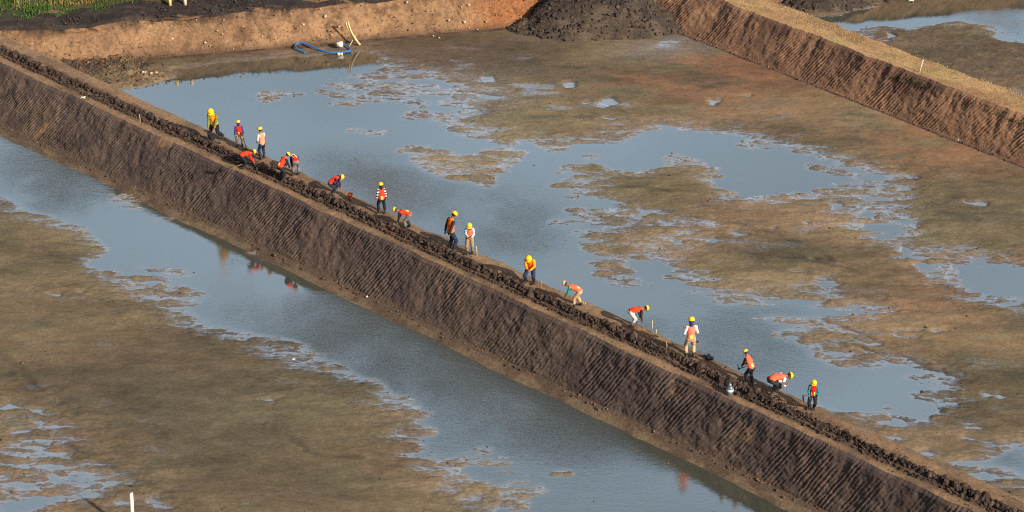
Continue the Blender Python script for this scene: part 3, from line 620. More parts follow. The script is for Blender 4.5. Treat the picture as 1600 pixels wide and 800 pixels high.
# ------------------------------------------------------------------ small mesh builder for objects
class MB:
    def __init__(s): s.V, s.F, s.n = [], [], 0
    def add(s, V, Fc):
        s.V.append(np.asarray(V, float)); s.F += [tuple(int(i)+s.n for i in f) for f in Fc]; s.n += len(V); return s
    def cap(s, a, b, ra, rb=None, flat=1.0, side=(1, 0, 0), seg=12, ends=3):
        """tapered limb from a to b with rounded ends; flat squeezes it across `side`"""
        rb = ra if rb is None else rb; a = np.array(a, float); b = np.array(b, float); d = b-a; l = np.linalg.norm(d); d = d/l if l > 1e-6 else np.array([0, 0, 1.0])
        e1 = np.array(side, float); e1 = e1-d*(e1@d)
        if np.linalg.norm(e1) < 1e-3: e1 = np.array([0, 1.0, 0])-d*d[1]
        e1 /= np.linalg.norm(e1); e2 = np.cross(d, e1)
        rings = []
        for k in range(ends+1):
            th = math.pi/2*(1-k/ends); rings.append((a-d*ra*math.sin(th), ra*math.cos(th)))
        for k in range(ends+1):
            th = math.pi/2*k/ends; rings.append((b+d*rb*math.sin(th), rb*math.cos(th)))
        V = [rings[0][0]]; an = np.linspace(0, 2*math.pi, seg, endpoint=False)
        for c, r in rings[1:-1]:
            for q in an: V.append(c+e1*r*math.cos(q)+e2*r*flat*math.sin(q))
        V.append(rings[-1][0]); m = len(rings)-2; Fc = []
        for j in range(seg): Fc.append((0, 1+(j+1) % seg, 1+j))
        for k in range(m-1):
            for j in range(seg):
                q = 1+k*seg; Fc.append((q+j, q+(j+1) % seg, q+seg+(j+1) % seg, q+seg+j))
        q = 1+(m-1)*seg
        for j in range(seg): Fc.append((q+j, q+(j+1) % seg, len(V)-1))
        return s.add(V, Fc)
    def tube(s, pts, r, seg=8):
        pts = [np.array(p, float) for p in pts]; V = []; Fc = []; up = np.array([0.13, 0.21, 1.0])
        for i, p in enumerate(pts):
            d = pts[min(i+1, len(pts)-1)]-pts[max(i-1, 0)]; d /= np.linalg.norm(d); e1 = np.cross(d, up); e1 /= np.linalg.norm(e1); e2 = np.cross(d, e1)
            rr = r[i] if isinstance(r, (list, tuple)) else r
            for j in range(seg):
                q = 2*math.pi*j/seg; V.append(p+(e1*math.cos(q)+e2*math.sin(q))*rr)
        for i in range(len(pts)-1):
            for j in range(seg): Fc.append((i*seg+j, i*seg+(j+1) % seg, (i+1)*seg+(j+1) % seg, (i+1)*seg+j))
        Fc.append(tuple(range(seg))[::-1]); Fc.append(tuple(len(V)-seg+j for j in range(seg)))
        return s.add(V, Fc)
    def lathe(s, prof, seg=16, off=(0, 0, 0), M=None, sx=1.0):
        V = []; Fc = []
        for r, z in prof:
            for j in range(seg):
                q = 2*math.pi*j/seg; V.append(np.array([r*math.cos(q)*sx, r*math.sin(q), z]))
        m = len(prof)
        for i in range(m-1):
            for j in range(seg): Fc.append((i*seg+j, i*seg+(j+1) % seg, (i+1)*seg+(j+1) % seg, (i+1)*seg+j))
        Fc.append(tuple(range(seg))[::-1]); Fc.append(tuple((m-1)*seg+j for j in range(seg)))
        V = np.array(V)
        if M is not None: V = V@np.array(M).T
        return s.add(V+np.array(off), Fc)
    def box(s, c, sz, M=None):
        q = np.array([(i, j, k) for i in (-.5, .5) for j in (-.5, .5) for k in (-.5, .5)])*np.array(sz)
        if M is not None: q = q@np.array(M).T
        return s.add(q+np.array(c), [(0, 1, 3, 2), (4, 6, 7, 5), (0, 4, 5, 1), (2, 3, 7, 6), (0, 2, 6, 4), (1, 5, 7, 3)])
    def mesh(s, name):
        me = bpy.data.meshes.new(name); me.from_pydata(np.concatenate(s.V).tolist(), [], s.F); me.update(); return me
    def build(s, name, m, parent=None, smooth=True, bevel=0):
        me = s.mesh(name)
        if bevel:
            bm = bmesh.new(); bm.from_mesh(me); bmesh.ops.bevel(bm, geom=bm.edges[:], offset=bevel, segments=2, affect='EDGES'); bm.to_mesh(me); bm.free()
        if smooth: me.polygons.foreach_set('use_smooth', np.full(len(me.polygons), True))
        return link(name, me, m, parent)
    def fused(s, name, voxel, wrinkle=0.0, seed=0, smooth_it=2):
        """melt the pieces into one continuous skin"""
        me = s.mesh('tmp'); o = bpy.data.objects.new('tmp', me); SC.collection.objects.link(o)
        r = o.modifiers.new('r', 'REMESH'); r.mode = 'VOXEL'; r.voxel_size = voxel
        if smooth_it:
            q = o.modifiers.new('s', 'SMOOTH'); q.factor = 0.5; q.iterations = smooth_it
        dg = bpy.context.evaluated_depsgraph_get(); ev = o.evaluated_get(dg)
        out = bpy.data.meshes.new_from_object(ev, depsgraph=dg); out.name = name
        bpy.data.objects.remove(o); bpy.data.meshes.remove(me)
        if wrinkle:
            nv = len(out.vertices); co = np.empty(nv*3, np.float32); out.vertices.foreach_get('co', co); co = co.reshape(-1, 3).astype(float)
            no = np.array([v.normal[:] for v in out.vertices])
            d = wrinkle*fbm(co[:, 0]*9+co[:, 1]*4+seed, co[:, 2]*16+co[:, 1]*7, 3, seed); co += no*d[:, None]
            out.vertices.foreach_set('co', co.astype(np.float32).ravel()); out.update()
        out.polygons.foreach_set('use_smooth', np.full(len(out.polygons), True))
        return out

def cloth(name, c, rough=0.85):
    m = mat(name, c, rough, 0.2); b = m.node_tree.nodes['Principled BSDF']
    n = noise_tex(m, 14, 3); r = N(m, 'ShaderNodeRGB'); r.outputs[0].default_value = (*[float(q) for q in c], 1)
    L(m, scale_col(m, r.outputs[0], ramp(m, n, 0.3, 0.7, 0.62, 1.2)), b.inputs['Base Color']); return m
CM = {k: cloth('cloth_'+k, S(*v)) for k, v in dict(black=(34,34,40), navy=(38,46,66), dark=(48,44,46), white=(214,206,200), pale_blue=(168,190,202), teal=(22,124,130), green=(34,150,112), blue=(50,58,104),
      purple=(58,36,58), beige=(186,152,112), khaki=(142,120,92), grey=(112,104,98), offwhite=(190,182,170), olive=(120,120,40), red=(214,34,30), orange=(250,112,24), amber=(250,150,30), flame=(250,62,28), coral=(255,104,70), peach=(250,140,104), rose=(252,122,98), yellow=(250,186,40)).items()}
M_skin = mat('skin', S(132,92,70), 0.55, 0.4); M_refl = mat('reflective_tape', S(250,214,92), 0.5, 0.4); M_tape = mat('silver_tape', S(236,220,200), 0.5, 0.4)
M_helmet = mat('helmet_yellow', S(250,186,12), 0.35, 0.5); M_helmet_o = mat('helmet_orange', S(246,176,110), 0.4, 0.5); M_boot = mat('rubber_boot', S(44,42,42), 0.5, 0.4); M_boot_muddy = cloth('muddy_boot', S(96,84,74))
M_wood = cloth('tool_wood', S(120,100,76)); M_iron = mat('hoe_iron', S(58,62,66), 0.55, 0.5, 0.4); M_hair = mat('hair', S(26,22,20), 0.7)

def ik(a, t, l1, l2, pole):
    a = np.array(a, float); t = np.array(t, float); d = t-a; L_ = np.linalg.norm(d)
    if L_ > (l1+l2)*0.995: t = a+d/L_*(l1+l2)*0.995; d = t-a; L_ = np.linalg.norm(d)
    u = d/L_; c = (l1*l1+L_*L_-l2*l2)/(2*L_); h = math.sqrt(max(l1*l1-c*c, 0)); p = np.array(pole, float); p = p-u*(p@u); p /= np.linalg.norm(p)
    return a+u*c+p*h, t

def person(px, py, yaw, label, lean=5, head=10, pel=0.86, py_off=0.0, feet=((0.11, 0.02), (-0.11, -0.02)), hands=((0.27, 0.06, 0.74), (-0.27, 0.06, 0.74)),
           vest='orange', sleeve='black', legs='black', boots='dark', scarf=None, scale=1.0, z=None, stripes=None, tape='back', helmet=None, roll=0.0, fz=0.0, jacket=None):
    base = unv(px, py, D1.zc+0.05 if z is None else z); rt = empty('person', base, math.radians(yaw), scale)
    tag(rt, label, 'person', 'workers on the embankment')
    seed = int(px); la = math.radians(lean)
    def dirv(a): return np.array([math.sin(roll)*math.cos(a), math.sin(a), math.cos(a)])
    P = np.array([0, py_off-0.10*math.sin(la), pel]); d1, d2 = dirv(la*0.75), dirv(la*1.15)
    waist = P+d1*0.16; chest = waist+d2*0.20; nb = chest+d2*0.17; X = np.array([1.0, 0, 0])
    hips = [P+X*0.085*s-dirv(la*0.5)*0.03 for s in (1, -1)]; sh = [nb-d2*0.05+X*0.165*s for s in (1, -1)]
    ha = la+math.radians(head); dn = dirv((la+ha)/2 if head > 0 else ha*0.9); dh = dirv(ha); hc = nb+dn*0.09+dh*0.105
    fwd = np.array([0, math.cos(ha), -math.sin(ha)])
    knees, ank, elb, wr = [], [], [], []
    for i, s in enumerate((1, -1)):
        f = feet[i]; a = np.array([f[0], f[1], 0.09+(f[2] if len(f) > 2 else 0)]); k, a = ik(hips[i], a, 0.40, 0.40, (0.25*s, 1, 0)); knees.append(k); ank.append(a)
        e, w = ik(sh[i], hands[i], 0.28, 0.25, (0.5*s, -0.8, -0.5)); elb.append(e); wr.append(w)
    # ---- body: one continuous figure
    B = MB()
    B.cap(hips[0], hips[1], 0.095, 0.095, 0.95).cap(P, waist, 0.125, 0.11, 0.75).cap(waist, chest, 0.115, 0.135, 0.72).cap(chest, nb-d2*0.06, 0.14, 0.11, 0.66).cap(sh[0]*0.8+sh[1]*0.2, sh[0]*0.2+sh[1]*0.8, 0.06, 0.06, 0.9)
    B.cap(nb-d2*0.04, hc-dh*0.04, 0.056, 0.052)
    B.cap(hc-dh*0.025+fwd*0.012, hc+dh*0.035-fwd*0.008, 0.072, 0.084, 1.15, seg=16).cap(hc-dh*0.085+fwd*0.045, hc-dh*0.03+fwd*0.03, 0.042, 0.055)   # jaw
    B.cap(hc-dh*0.035+fwd*0.098, hc+dh*0.01+fwd*0.088, 0.016, 0.010)                           # nose
    B.cap(hc-dh*0.062+fwd*0.085+X*0.018, hc-dh*0.062+fwd*0.085-X*0.018, 0.012)                  # mouth
    for s in (1, -1): B.cap(hc-dh*0.03+X*0.078*s, hc+dh*0.012+X*0.082*s, 0.016, 0.018, 0.6)     # ears
    for i, s in enumerate((1, -1)):
        B.cap(hips[i], knees[i], 0.086, 0.056).cap(knees[i], ank[i], 0.055, 0.040)
        B.cap(ank[i]+np.array([0, -0.03, -0.04]), ank[i]+np.array([0.02*s, 0.15, -0.05]), 0.042, 0.035, 0.8)
        B.cap(sh[i], elb[i], 0.052, 0.041).cap(elb[i], wr[i], 0.042, 0.029)
        fd = (wr[i]-elb[i])/np.linalg.norm(wr[i]-elb[i]); inn = -X*s-fd*((-X*s)@fd); inn /= np.linalg.norm(inn); wd = np.cross(fd, inn)
        if wd[1] < 0: wd = -wd
        pm = wr[i]+fd*0.085; B.cap(wr[i]+fd*0.02, pm, 0.036, 0.040, 0.5, side=wd)
        for k in range(4):                                                                      # fingers, curled towards the palm
            r0 = pm+wd*(0.03-0.02*k)-fd*0.01; ln = (0.040, 0.045, 0.042, 0.034)[k]; k1 = r0+(fd*0.9+inn*0.45)*ln; k2 = k1+(fd*0.35+inn*0.9)*ln*0.8
            B.cap(r0, k1, 0.0105, 0.0095, seg=8, ends=2).cap(k1, k2, 0.0095, 0.008, seg=8, ends=2)
        t0 = wr[i]+fd*0.03+wd*0.03; t1 = t0+(fd*0.5+wd*0.7+inn*0.3)*0.045; B.cap(t0, t1, 0.014, 0.011, seg=8, ends=2).cap(t1, t1+(fd*0.7+inn*0.6)*0.03, 0.011, 0.009, seg=8, ends=2)
    body = link('body', B.fused('body', 0.0115, smooth_it=1), [M_skin, M_hair], rt)
    ce = np.array([p.center[:] for p in body.data.polygons]); rel = ce-hc
    eye = np.zeros(len(ce), bool)
    for s in (1, -1): eye |= np.linalg.norm(rel-(fwd*0.085+X*0.032*s+dh*0.005), axis=1) < 0.016
    hairm = (np.linalg.norm(rel, axis=1) < 0.16) & ((rel@fwd) < 0.0) & ((rel@dh) > -0.06) & (np.abs(rel@X) < 0.09)
    body.data.polygons.foreach_set('material_index', (eye | hairm).astype(np.int32))
    # ---- clothing
    T = MB(); T.cap(P+d1*0.06, P-d1*0.02, 0.137, 0.142, 0.8).cap(hips[0], hips[1], 0.108, 0.108, 0.95)
    bt = 0.30
    for i in (0, 1):
        c = knees[i]*0.35+ank[i]*0.65; T.cap(hips[i], knees[i], 0.104, 0.080).cap(knees[i], c, 0.080, 0.074)
    link('trousers', T.fused('trousers', 0.015, 0.010, seed), CM[legs], rt)
    for i, s in enumerate((1, -1)):
        Q = MB(); c = knees[i]*0.45+ank[i]*0.55
        Q.cap(c, ank[i], 0.066, 0.054).cap(ank[i]+np.array([0, -0.035, -0.035]), ank[i]+np.array([0.025*s, 0.165, -0.045]), 0.052, 0.045, 0.85)
        link('boot', Q.fused('boot', 0.014, 0.003, seed), M_boot if boots == 'dark' else M_boot_muddy, rt)
    A = MB(); A.cap(P+d1*0.02, waist, 0.140, 0.126, 0.77).cap(waist, chest, 0.128, 0.148, 0.74).cap(chest, nb-d2*0.07, 0.152, 0.118, 0.68).cap(sh[0]*0.85+sh[1]*0.15, sh[0]*0.15+sh[1]*0.85, 0.072, 0.072, 0.9)
    for i in (0, 1): A.cap(sh[i], elb[i], 0.068, 0.057).cap(elb[i], elb[i]*0.12+wr[i]*0.88, 0.057, 0.046)
    shirt = link('shirt', A.fused('shirt', 0.0145, 0.008, seed+3), [CM[jacket or sleeve], CM['white']], rt)
    if stripes:
        ce = np.array([p.center[:] for p in shirt.data.polygons]); ix = ((ce[:, 2]*13).astype(int) % 2 == 0); shirt.data.polygons.foreach_set('material_index', ix.astype(np.int32))
    Vt = MB(); Vt.cap(P+d1*0.05, waist, 0.168, 0.148, 0.80).cap(waist, chest, 0.148, 0.166, 0.76).cap(chest, nb-d2*0.06, 0.168, 0.128, 0.72).cap(sh[0]*0.78+sh[1]*0.22, sh[0]*0.22+sh[1]*0.78, 0.080, 0.080, 0.9)
    vo = link('vest', Vt.fused('vest', 0.015, 0.009, seed+5), [CM[vest], M_refl, M_tape], rt)
    ce = np.array([p.center[:] for p in vo.data.polygons]); no = np.array([p.normal[:] for p in vo.data.polygons])
    r0 = ce-P; tl = r0@d2; bk = (no@np.cross(X, d2)); lx = r0[:, 0]; mi = np.zeros(len(ce), np.int32)
    if tape == 'back': mi[(bk > 0.2) & (np.abs(lx) < 0.055) & (tl > 0.02) & (tl < 0.17)] = 1
    if tape == 'sides': mi[(np.abs(np.abs(lx)-0.085) < 0.026) & (tl < 0.26)] = 1
    if tape == 'belt': mi[(tl > 0.13) & (tl < 0.18)] = 2; mi[(np.abs(np.abs(lx)-0.09) < 0.024) & (tl > 0.18)] = 2
    if tape == 'front': mi[(bk < 0) & (np.abs(np.abs(lx)-0.07) < 0.024) & (tl < 0.22)] = 1
    vo.data.polygons.foreach_set('material_index', mi)
    if scarf:
        K = MB(); K.cap(nb-d2*0.02, nb+dn*0.08-fwd*0.02, 0.085, 0.082).cap(hc-dh*0.05-fwd*0.02, hc+dh*0.02-fwd*0.015, 0.095, 0.10, 1.08).cap(nb-d2*0.05-np.cross(X, d2)*0.03, nb-d2*0.16-np.cross(X, d2)*(-0.02), 0.10, 0.06, 0.7)
        link('headscarf', K.fused('headscarf', 0.014, 0.005, seed+8), CM[scarf], rt)
    # ---- helmet with its brim and ridge
    R = np.stack([X, fwd, dh], 1); hm = MB(); c = hc+dh*0.045-fwd*0.005
    hm.lathe([(0.122, 0.0), (0.124, 0.02), (0.120, 0.05), (0.106, 0.082), (0.078, 0.106), (0.040, 0.119), (0.004, 0.123)], 20, c, R)
    hl = hm.build('helmet', M_helmet if helmet is None else helmet, rt)
    br = MB(); prof = []
    an = np.linspace(0, 2*math.pi, 28, endpoint=False); V = []; 
    for zz in (-0.004, 0.006):
        for rad in (0.112, 1.0):
            for q in an:
                ext = 0.128+0.045*max(math.sin(q), 0)**1.5; rr = 0.112 if rad == 0.112 else ext; V.append(c+R@np.array([rr*math.cos(q), rr*math.sin(q), zz-0.02*(rr-0.112)/0.06]))
    nn = 28; Fc = []
    for j in range(nn):
        k_ = (j+1) % nn; Fc += [(j, nn+j, nn+k_, k_), (2*nn+j, 2*nn+k_, 3*nn+k_, 3*nn+j), (nn+j, 3*nn+j, 3*nn+k_, nn+k_), (j, k_, 2*nn+k_, 2*nn+j)]
    br.add(V, Fc).build('brim', M_helmet if helmet is None else helmet, hl)
    return rt

# ------------------------------------------------------------------ the eighteen workers, from far left to near right (yaw 0 faces away, 90 left, -90 right, 180 the camera)
person(337, 222, 165, 'worker in amber vest with olive sleeves, straddling the clods at the far left end', lean=14, head=28, pel=0.80, feet=((0.16, 0.05), (-0.34, 0.0, 0.28)), hands=((0.16, 0.26, 0.72), (-0.10, 0.27, 0.70)), vest='amber', sleeve='olive', legs='black', tape='sides', scale=1.16)
person(375, 230, 12, 'worker seen from behind in red vest, blue sleeves and beige trousers with a hoe', lean=4, pel=0.85, feet=((0.15, 0.0), (-0.16, 0.03)), hands=((0.27, 0.10, 0.72), (-0.28, 0.05, 0.70)), vest='red', sleeve='blue', legs='beige', scarf='navy', scale=0.80)
person(411, 248, 38, 'worker in peach orange vest with white sleeves standing by the water, hands in front', lean=4, head=16, hands=((0.14, 0.26, 0.86), (-0.14, 0.25, 0.88)), vest='peach', sleeve='white', legs='navy', tape='none', scale=0.93)
person(381, 262, -75, 'worker in long sleeved red jacket bent double over the clods, black trousers', lean=80, head=-8, pel=0.78, feet=((0.15, -0.05), (-0.15, 0.10)), hands=((0.16, 0.62, 0.18), (-0.14, 0.60, 0.22)), vest='flame', sleeve='red', legs='black', tape='none', scale=0.83)
person(440, 282, -48, 'worker in bright red orange vest with black sleeves bending towards the right, nearest the clods', lean=42, head=15, pel=0.80, feet=((0.16, -0.05), (-0.16, 0.08)), hands=((0.17, 0.58, 0.32), (-0.10, 0.60, 0.30)), vest='flame', sleeve='black', legs='black', tape='back', scale=0.90)
person(463, 274, 15, 'worker bent over with red striped vest and grey trousers, helmet hidden by the next worker', lean=86, head=35, pel=0.84, feet=((0.13, 0.0), (-0.13, 0.02)), hands=((0.18, 0.45, 0.30), (-0.14, 0.46, 0.28)), vest='red', sleeve='dark', legs='grey', tape='belt', scale=0.90)
person(519, 303, -100, 'worker in red vest with dark purple sleeves stooping beside the orange bucket', lean=50, head=30, pel=0.66, feet=((0.16, -0.02), (-0.18, 0.10)), hands=((0.10, 0.48, 0.42), (-0.06, 0.50, 0.38)), vest='flame', sleeve='purple', legs='navy', tape='back', scale=0.88)
person(597, 334, 20, 'worker with black and white striped sleeves standing upright in orange vest', lean=2, feet=((0.15, -0.05), (-0.13, 0.08)), hands=((0.25, 0.08, 0.76), (-0.26, 0.06, 0.74)), vest='flame', sleeve='black', legs='black', stripes=True, tape='back', scale=0.89, scarf='black')
person(637, 357, 80, 'worker in red orange vest bent to the left with grey trousers and black sleeves', lean=78, head=-10, pel=0.82, feet=((0.13, -0.08), (-0.13, 0.06)), hands=((0.15, 0.52, 0.20), (-0.13, 0.50, 0.22)), vest='flame', sleeve='black', legs='grey', tape='back', scale=0.89)
person(705, 392, -55, 'tall worker in orange vest with bowed head and hands behind the back', lean=4, head=42, hands=((0.16, -0.20, 0.80), (-0.20, -0.16, 0.74)), vest='orange', sleeve='dark', legs='navy', tape='none', scale=1.11)
person(734, 396, 180, 'worker facing the camera with pale blue sleeves and khaki trousers, hands held to the chest', lean=6, head=34, hands=((0.06, 0.27, 1.02), (-0.10, 0.27, 1.00)), vest='coral', sleeve='pale_blue', legs='khaki', scarf='dark', tape='front', scale=0.92)
person(829, 441, 165, 'worker in amber sleeved jacket looking down, dark trousers, standing alone between stakes', lean=22, head=36, pel=0.70, feet=((0.18, 0.02), (-0.16, 0.02)), hands=((0.05, 0.34, 0.80), (-0.08, 0.34, 0.78)), vest='orange', sleeve='amber', legs='navy', tape='none', scale=1.01)
person(902, 479, 72, 'worker in orange vest with green sleeves bending to the left in khaki trousers', lean=66, head=5, pel=0.84, feet=((0.13, -0.16), (-0.13, 0.12)), hands=((0.13, 0.56, 0.42), (-0.08, 0.56, 0.44)), vest='coral', sleeve='green', legs='beige', tape='back', helmet=M_helmet_o, scale=0.90)
person(988, 509, -75, 'worker doubled over to the right in orange vest with off white trousers', lean=84, head=0, pel=0.78, feet=((0.14, -0.12), (-0.14, 0.10)), hands=((0.16, 0.40, 0.08), (-0.12, 0.42, 0.10)), vest='flame', sleeve='dark', legs='offwhite', tape='none', boots='muddy', scale=0.89)
person(1078, 558, 8, 'worker seen from behind in coral vest with white sleeves, blue scarf and beige trousers', lean=3, hands=((0.20, 0.24, 0.95), (-0.24, 0.20, 0.92)), vest='rose', sleeve='white', legs='beige', scarf='blue', tape='back', scale=1.04, feet=((0.14, 0), (-0.14, 0.02)))
person(1171, 599, 38, 'worker in orange vest leaning left over a hoe, black sleeves and black trousers', lean=30, head=14, pel=0.86, feet=((0.12, -0.06), (-0.12, 0.06)), hands=((0.14, 0.48, 0.66), (-0.10, 0.50, 0.60)), vest='coral', sleeve='black', legs='black', tape='back', scale=0.86)
person(1207, 614, -72, 'worker bent low in coral vest with white sleeves, hands at the clods', lean=84, head=10, pel=0.62, feet=((0.15, -0.06), (-0.15, 0.12)), hands=((0.12, 0.44, 0.30), (-0.05, 0.46, 0.32)), vest='coral', sleeve='white', legs='dark', tape='none', boots='muddy', scale=1.04)
person(1268, 638, 172, 'worker facing the camera in red vest with teal sleeves, nearest the right end', lean=6, head=24, pel=0.78, hands=((0.16, 0.24, 0.80), (-0.25, 0.10, 0.72)), vest='red', sleeve='teal', legs='black', tape='front', scale=0.82, feet=((0.10, 0), (-0.10, 0.02)))

# ------------------------------------------------------------------ tools
def hoe(label, foot, tipv, blade_at_top=False, blade=(0.16, 0.2)):
    """long handled hoe between two points; the blade hangs square off one end"""
    a, b_ = np.array(foot, float), np.array(tipv, float); rt = empty('hoe', a.tolist()); tag(rt, label, 'hoe', 'hoes of the workers')
    d = (b_-a); MB().tube([(0, 0, 0), d*0.5+np.array([0.005, 0.004, 0]), d], 0.018).build('handle', M_wood, rt)
    u = d/np.linalg.norm(d); end = d if blade_at_top else np.zeros(3); q = MB()
    side = np.cross(u, [0, 1.0, 0.2]); side /= np.linalg.norm(side); nrm = np.cross(u, side)
    Mx = np.stack([side, nrm, u], 1)
    q.box(end+nrm*0.0+side*blade[1]*0.5, (blade[1], blade[0], 0.012), Mx); q.lathe([(0.03, -0.04), (0.034, 0), (0.03, 0.05)], 10, end, Mx)
    q.build('blade', M_iron, rt, False, 0.003)
zc = D1.zc+0.06
p = unv(344, 223, zc); hoe('hoe held upright by the amber vested worker at the far left', p, p+Vector((-0.08, -0.05, 0.85)))
p = unv(385, 232, zc); hoe('hoe hanging from the right hand of the worker in red vest and blue sleeves', p, p+Vector((-0.18, 0.05, 0.8)))
p = unv(352, 266, D1.zc+0.1); hoe('hoe lying on the clods behind the worker in red jacket', p, p+Vector((0.75, 0.1, 0.25)))
p = unv(1154, 596, zc); hoe('hoe raised in the hands of the worker in orange vest leaning left', p+Vector((0, 0.2, 0.45)), p+Vector((0.62, 0.30, 0.62)), False, (0.18, 0.2))
p = unv(1257, 640, zc); hoe('hoe held blade up by the worker with teal sleeves', p+Vector((0.42, -0.1, 0.78)), p+Vector((-0.12, -0.16, 0.72)), True, (0.2, 0.24))
p = unv(1094, 554, zc); hoe('hoe stuck upright in the earth right of the worker in coral vest', p, p+Vector((-0.12, 0, 0.6)), True, (0.07, 0.1))

# ------------------------------------------------------------------ stakes and posts
M_stake = cloth('stake_wood', S(186,164,120)); M_white = mat('white_plastic', S(214,200,182), 0.45, 0.4); M_yellow = mat('pale_yellow_paint', S(236,206,128), 0.5)
def stake(name, label, px, py, z, h, r, m, lean=(0, 0), cat='stake', group='stakes set along the embankments', sharp=True):
    p = unv(px, py, z); q = MB(); q.tube([(0, 0, -0.15), (lean[0]*0.5+0.006, lean[1]*0.5, h*0.5), (lean[0], lean[1], h)], [r*0.9, r, r*0.85], 8)
    o = q.build(name, m); o.location = p; tag(o, label, cat, group); return o
stake('stake', 'thin pale stake right of the worker with pale blue sleeves', 745, 398, zc, 0.42, 0.022, M_stake, (-0.02, 0))
stake('stake', 'pale stake by the worker in off white trousers, a short peg nailed beside it', 1018, 517, zc, 0.5, 0.024, M_stake, (0.02, 0))
stake('stake', 'short pale peg at the foot of a taller stake by the water', 1024, 522, zc, 0.22, 0.026, M_stake, (0.03, 0))
stake('stake', 'slender stick standing among the clods below the worker in coral vest', 1042, 546, D1.zc+0.1, 0.36, 0.015, M_stake, (-0.03, 0))
stake('stake', 'short stick in the embankment below the worker in amber jacket', 846, 448, zc, 0.3, 0.014, M_stake, (0.02, 0))
stake('stake', 'thin grey stick in the clods at the far left, before the amber vested worker', 219, 190, D1.zc+0.05, 0.4, 0.016, M_stake, (0.0, 0))
stake('stake', 'white leaning stake on the pale crest of the right embankment', 1436, 113, D2.zc, 0.7, 0.03, M_white, (0.14, 0))
stake('post', 'white round post standing in the near pond at the bottom left', 208, 838, 0.0, 1.95, 0.075, M_white, (0.12, 0), 'post', 'posts')
stake('post', 'pale yellow post at the edge of the far road, left of the white one', 265.5, 5, ZB+0.1, 0.9, 0.10, M_yellow, (0.0, 0), 'post', 'posts')
stake('post', 'white post at the edge of the far road, right of the yellow one', 289, 4.5, ZB+0.1, 0.9, 0.11, M_white, (0, 0), 'post', 'posts')

# ------------------------------------------------------------------ water bottle, bucket, bag
M_clear = mat('clear_plastic', S(112,120,126), 0.2, 0.6); M_clear.node_tree.nodes['Principled BSDF'].inputs['Transmission Weight'].default_value = 0.45
rt = empty('water_bottle', unv(1140, 616, D1.zc+0.03), 0.4); tag(rt, 'large clear plastic water bottle standing on the embankment crest', 'bottle')
MB().lathe([(0.125, 0.0), (0.135, 0.02), (0.135, 0.12), (0.128, 0.14), (0.135, 0.16), (0.135, 0.29), (0.12, 0.33), (0.06, 0.40), (0.035, 0.42)], 20).build('bottle_body', M_clear, rt)
MB().lathe([(0.04, 0.42), (0.042, 0.43), (0.042, 0.465), (0.03, 0.475)], 14).build('cap', mat('bottle_cap', S(150,176,206), 0.4), rt)
MB().lathe([(0.1372, 0.17), (0.1378, 0.175), (0.1378, 0.27), (0.1372, 0.275)], 20).build('bottle_label', mat('bottle_paper', S(206,206,206), 0.6), rt)
M_bucket = mat('orange_plastic', S(196,88,56), 0.5)
rt = empty('bucket', unv(547, 310, zc), 0.2); tag(rt, 'small orange bucket on the far edge of the embankment', 'bucket')
MB().lathe([(0.09, 0.0), (0.095, 0.01), (0.125, 0.22), (0.132, 0.225), (0.132, 0.24), (0.12, 0.24), (0.088, 0.03)], 18).build('bucket_body', M_bucket, rt)
MB().tube([(0.128*math.cos(t), 0.02, 0.23-0.09*math.sin(t)) for t in np.linspace(0, math.pi, 12)], 0.006, 6).build('handle', M_iron, rt)
MB().lathe([(0.105, 0.212), (0.06, 0.226), (0.002, 0.235)], 14).build('contents', cloth('bucket_mud', S(150,92,66)), rt)
q = MB()
for i in range(7): q.cap(rng.normal(0, 0.08, 3)*np.array([1.3, 0.7, 0.25])+np.array([0, 0, 0.04]), rng.normal(0, 0.08, 3)*np.array([1.4, 0.7, 0.25])+np.array([0, 0, 0.05]), 0.06, 0.045)
o = link('bag', q.fused('bag', 0.016, 0.02, 5), mat('black_bag', S(28,28,32), 0.6)); o.location = unv(1107, 561, zc); tag(o, 'crumpled black bag lying at the water side of the embankment crest', 'bag')

# ------------------------------------------------------------------ blue hose, floats and bamboo at the far bank
M_hose = mat('blue_hose', S(40,96,150), 0.45, 0.4)
hp = [(290,510,.05),(270,492,.08),(240,475,.12),(195,447,.2),(170,420,.25),(178,392,.28),(215,377,.3),(260,378,.3),(310,390,.28),(400,430,.2),(480,462,.14),(560,487,.1),(640,497,.08),(740,492,.08),(820,482,.1),(858,462,.12),(850,438,.16),(825,412,.22),(795,395,.26),(765,390,.28)]
pts = [unv(440+a/8, 20+b_/8, c) for a, b_, c in hp]
# smooth the course
def spline(p, k=5):
    out = []
    for i in range(len(p)-1):
        p0, p1, p2, p3 = p[max(i-1, 0)], p[i], p[i+1], p[min(i+2, len(p)-1)]
        for j in range(k):
            t = j/k; out.append(0.5*((2*p1)+(p2-p0)*t+(2*p0-5*p1+4*p2-p3)*t*t+(3*p1-p0-3*p2+p3)*t**3))
    return out+[p[-1]]
o = MB().tube([tuple(q) for q in spline(pts)], 0.048, 10).build('hose', M_hose); tag(o, 'blue hose looping in the water at the foot of the far bank', 'hose')
o = MB().box((0, 0, 0.15), (0.36, 0.26, 0.28)).build('pump_box', M_white, None, True, 0.03); o.location = unv(531, 73, 0.2); tag(o, 'white box at the end of the blue hose', 'box')
for i, (a, lb) in enumerate(((529.2, 'small white float on the blue hose, the left one of the pair'), (533.6, 'small white float on the blue hose, the right one of the pair'))):
    o = MB().lathe([(0.03, -0.075), (0.055, -0.06), (0.058, 0), (0.055, 0.06), (0.03, 0.075)], 14, (0, 0, 0), [[0, 0, 1], [0, 1, 0], [-1, 0, 0]]).build('float', M_white); o.location = unv(a, 84, 0.04); tag(o, lb, 'float', 'floats on the hose')
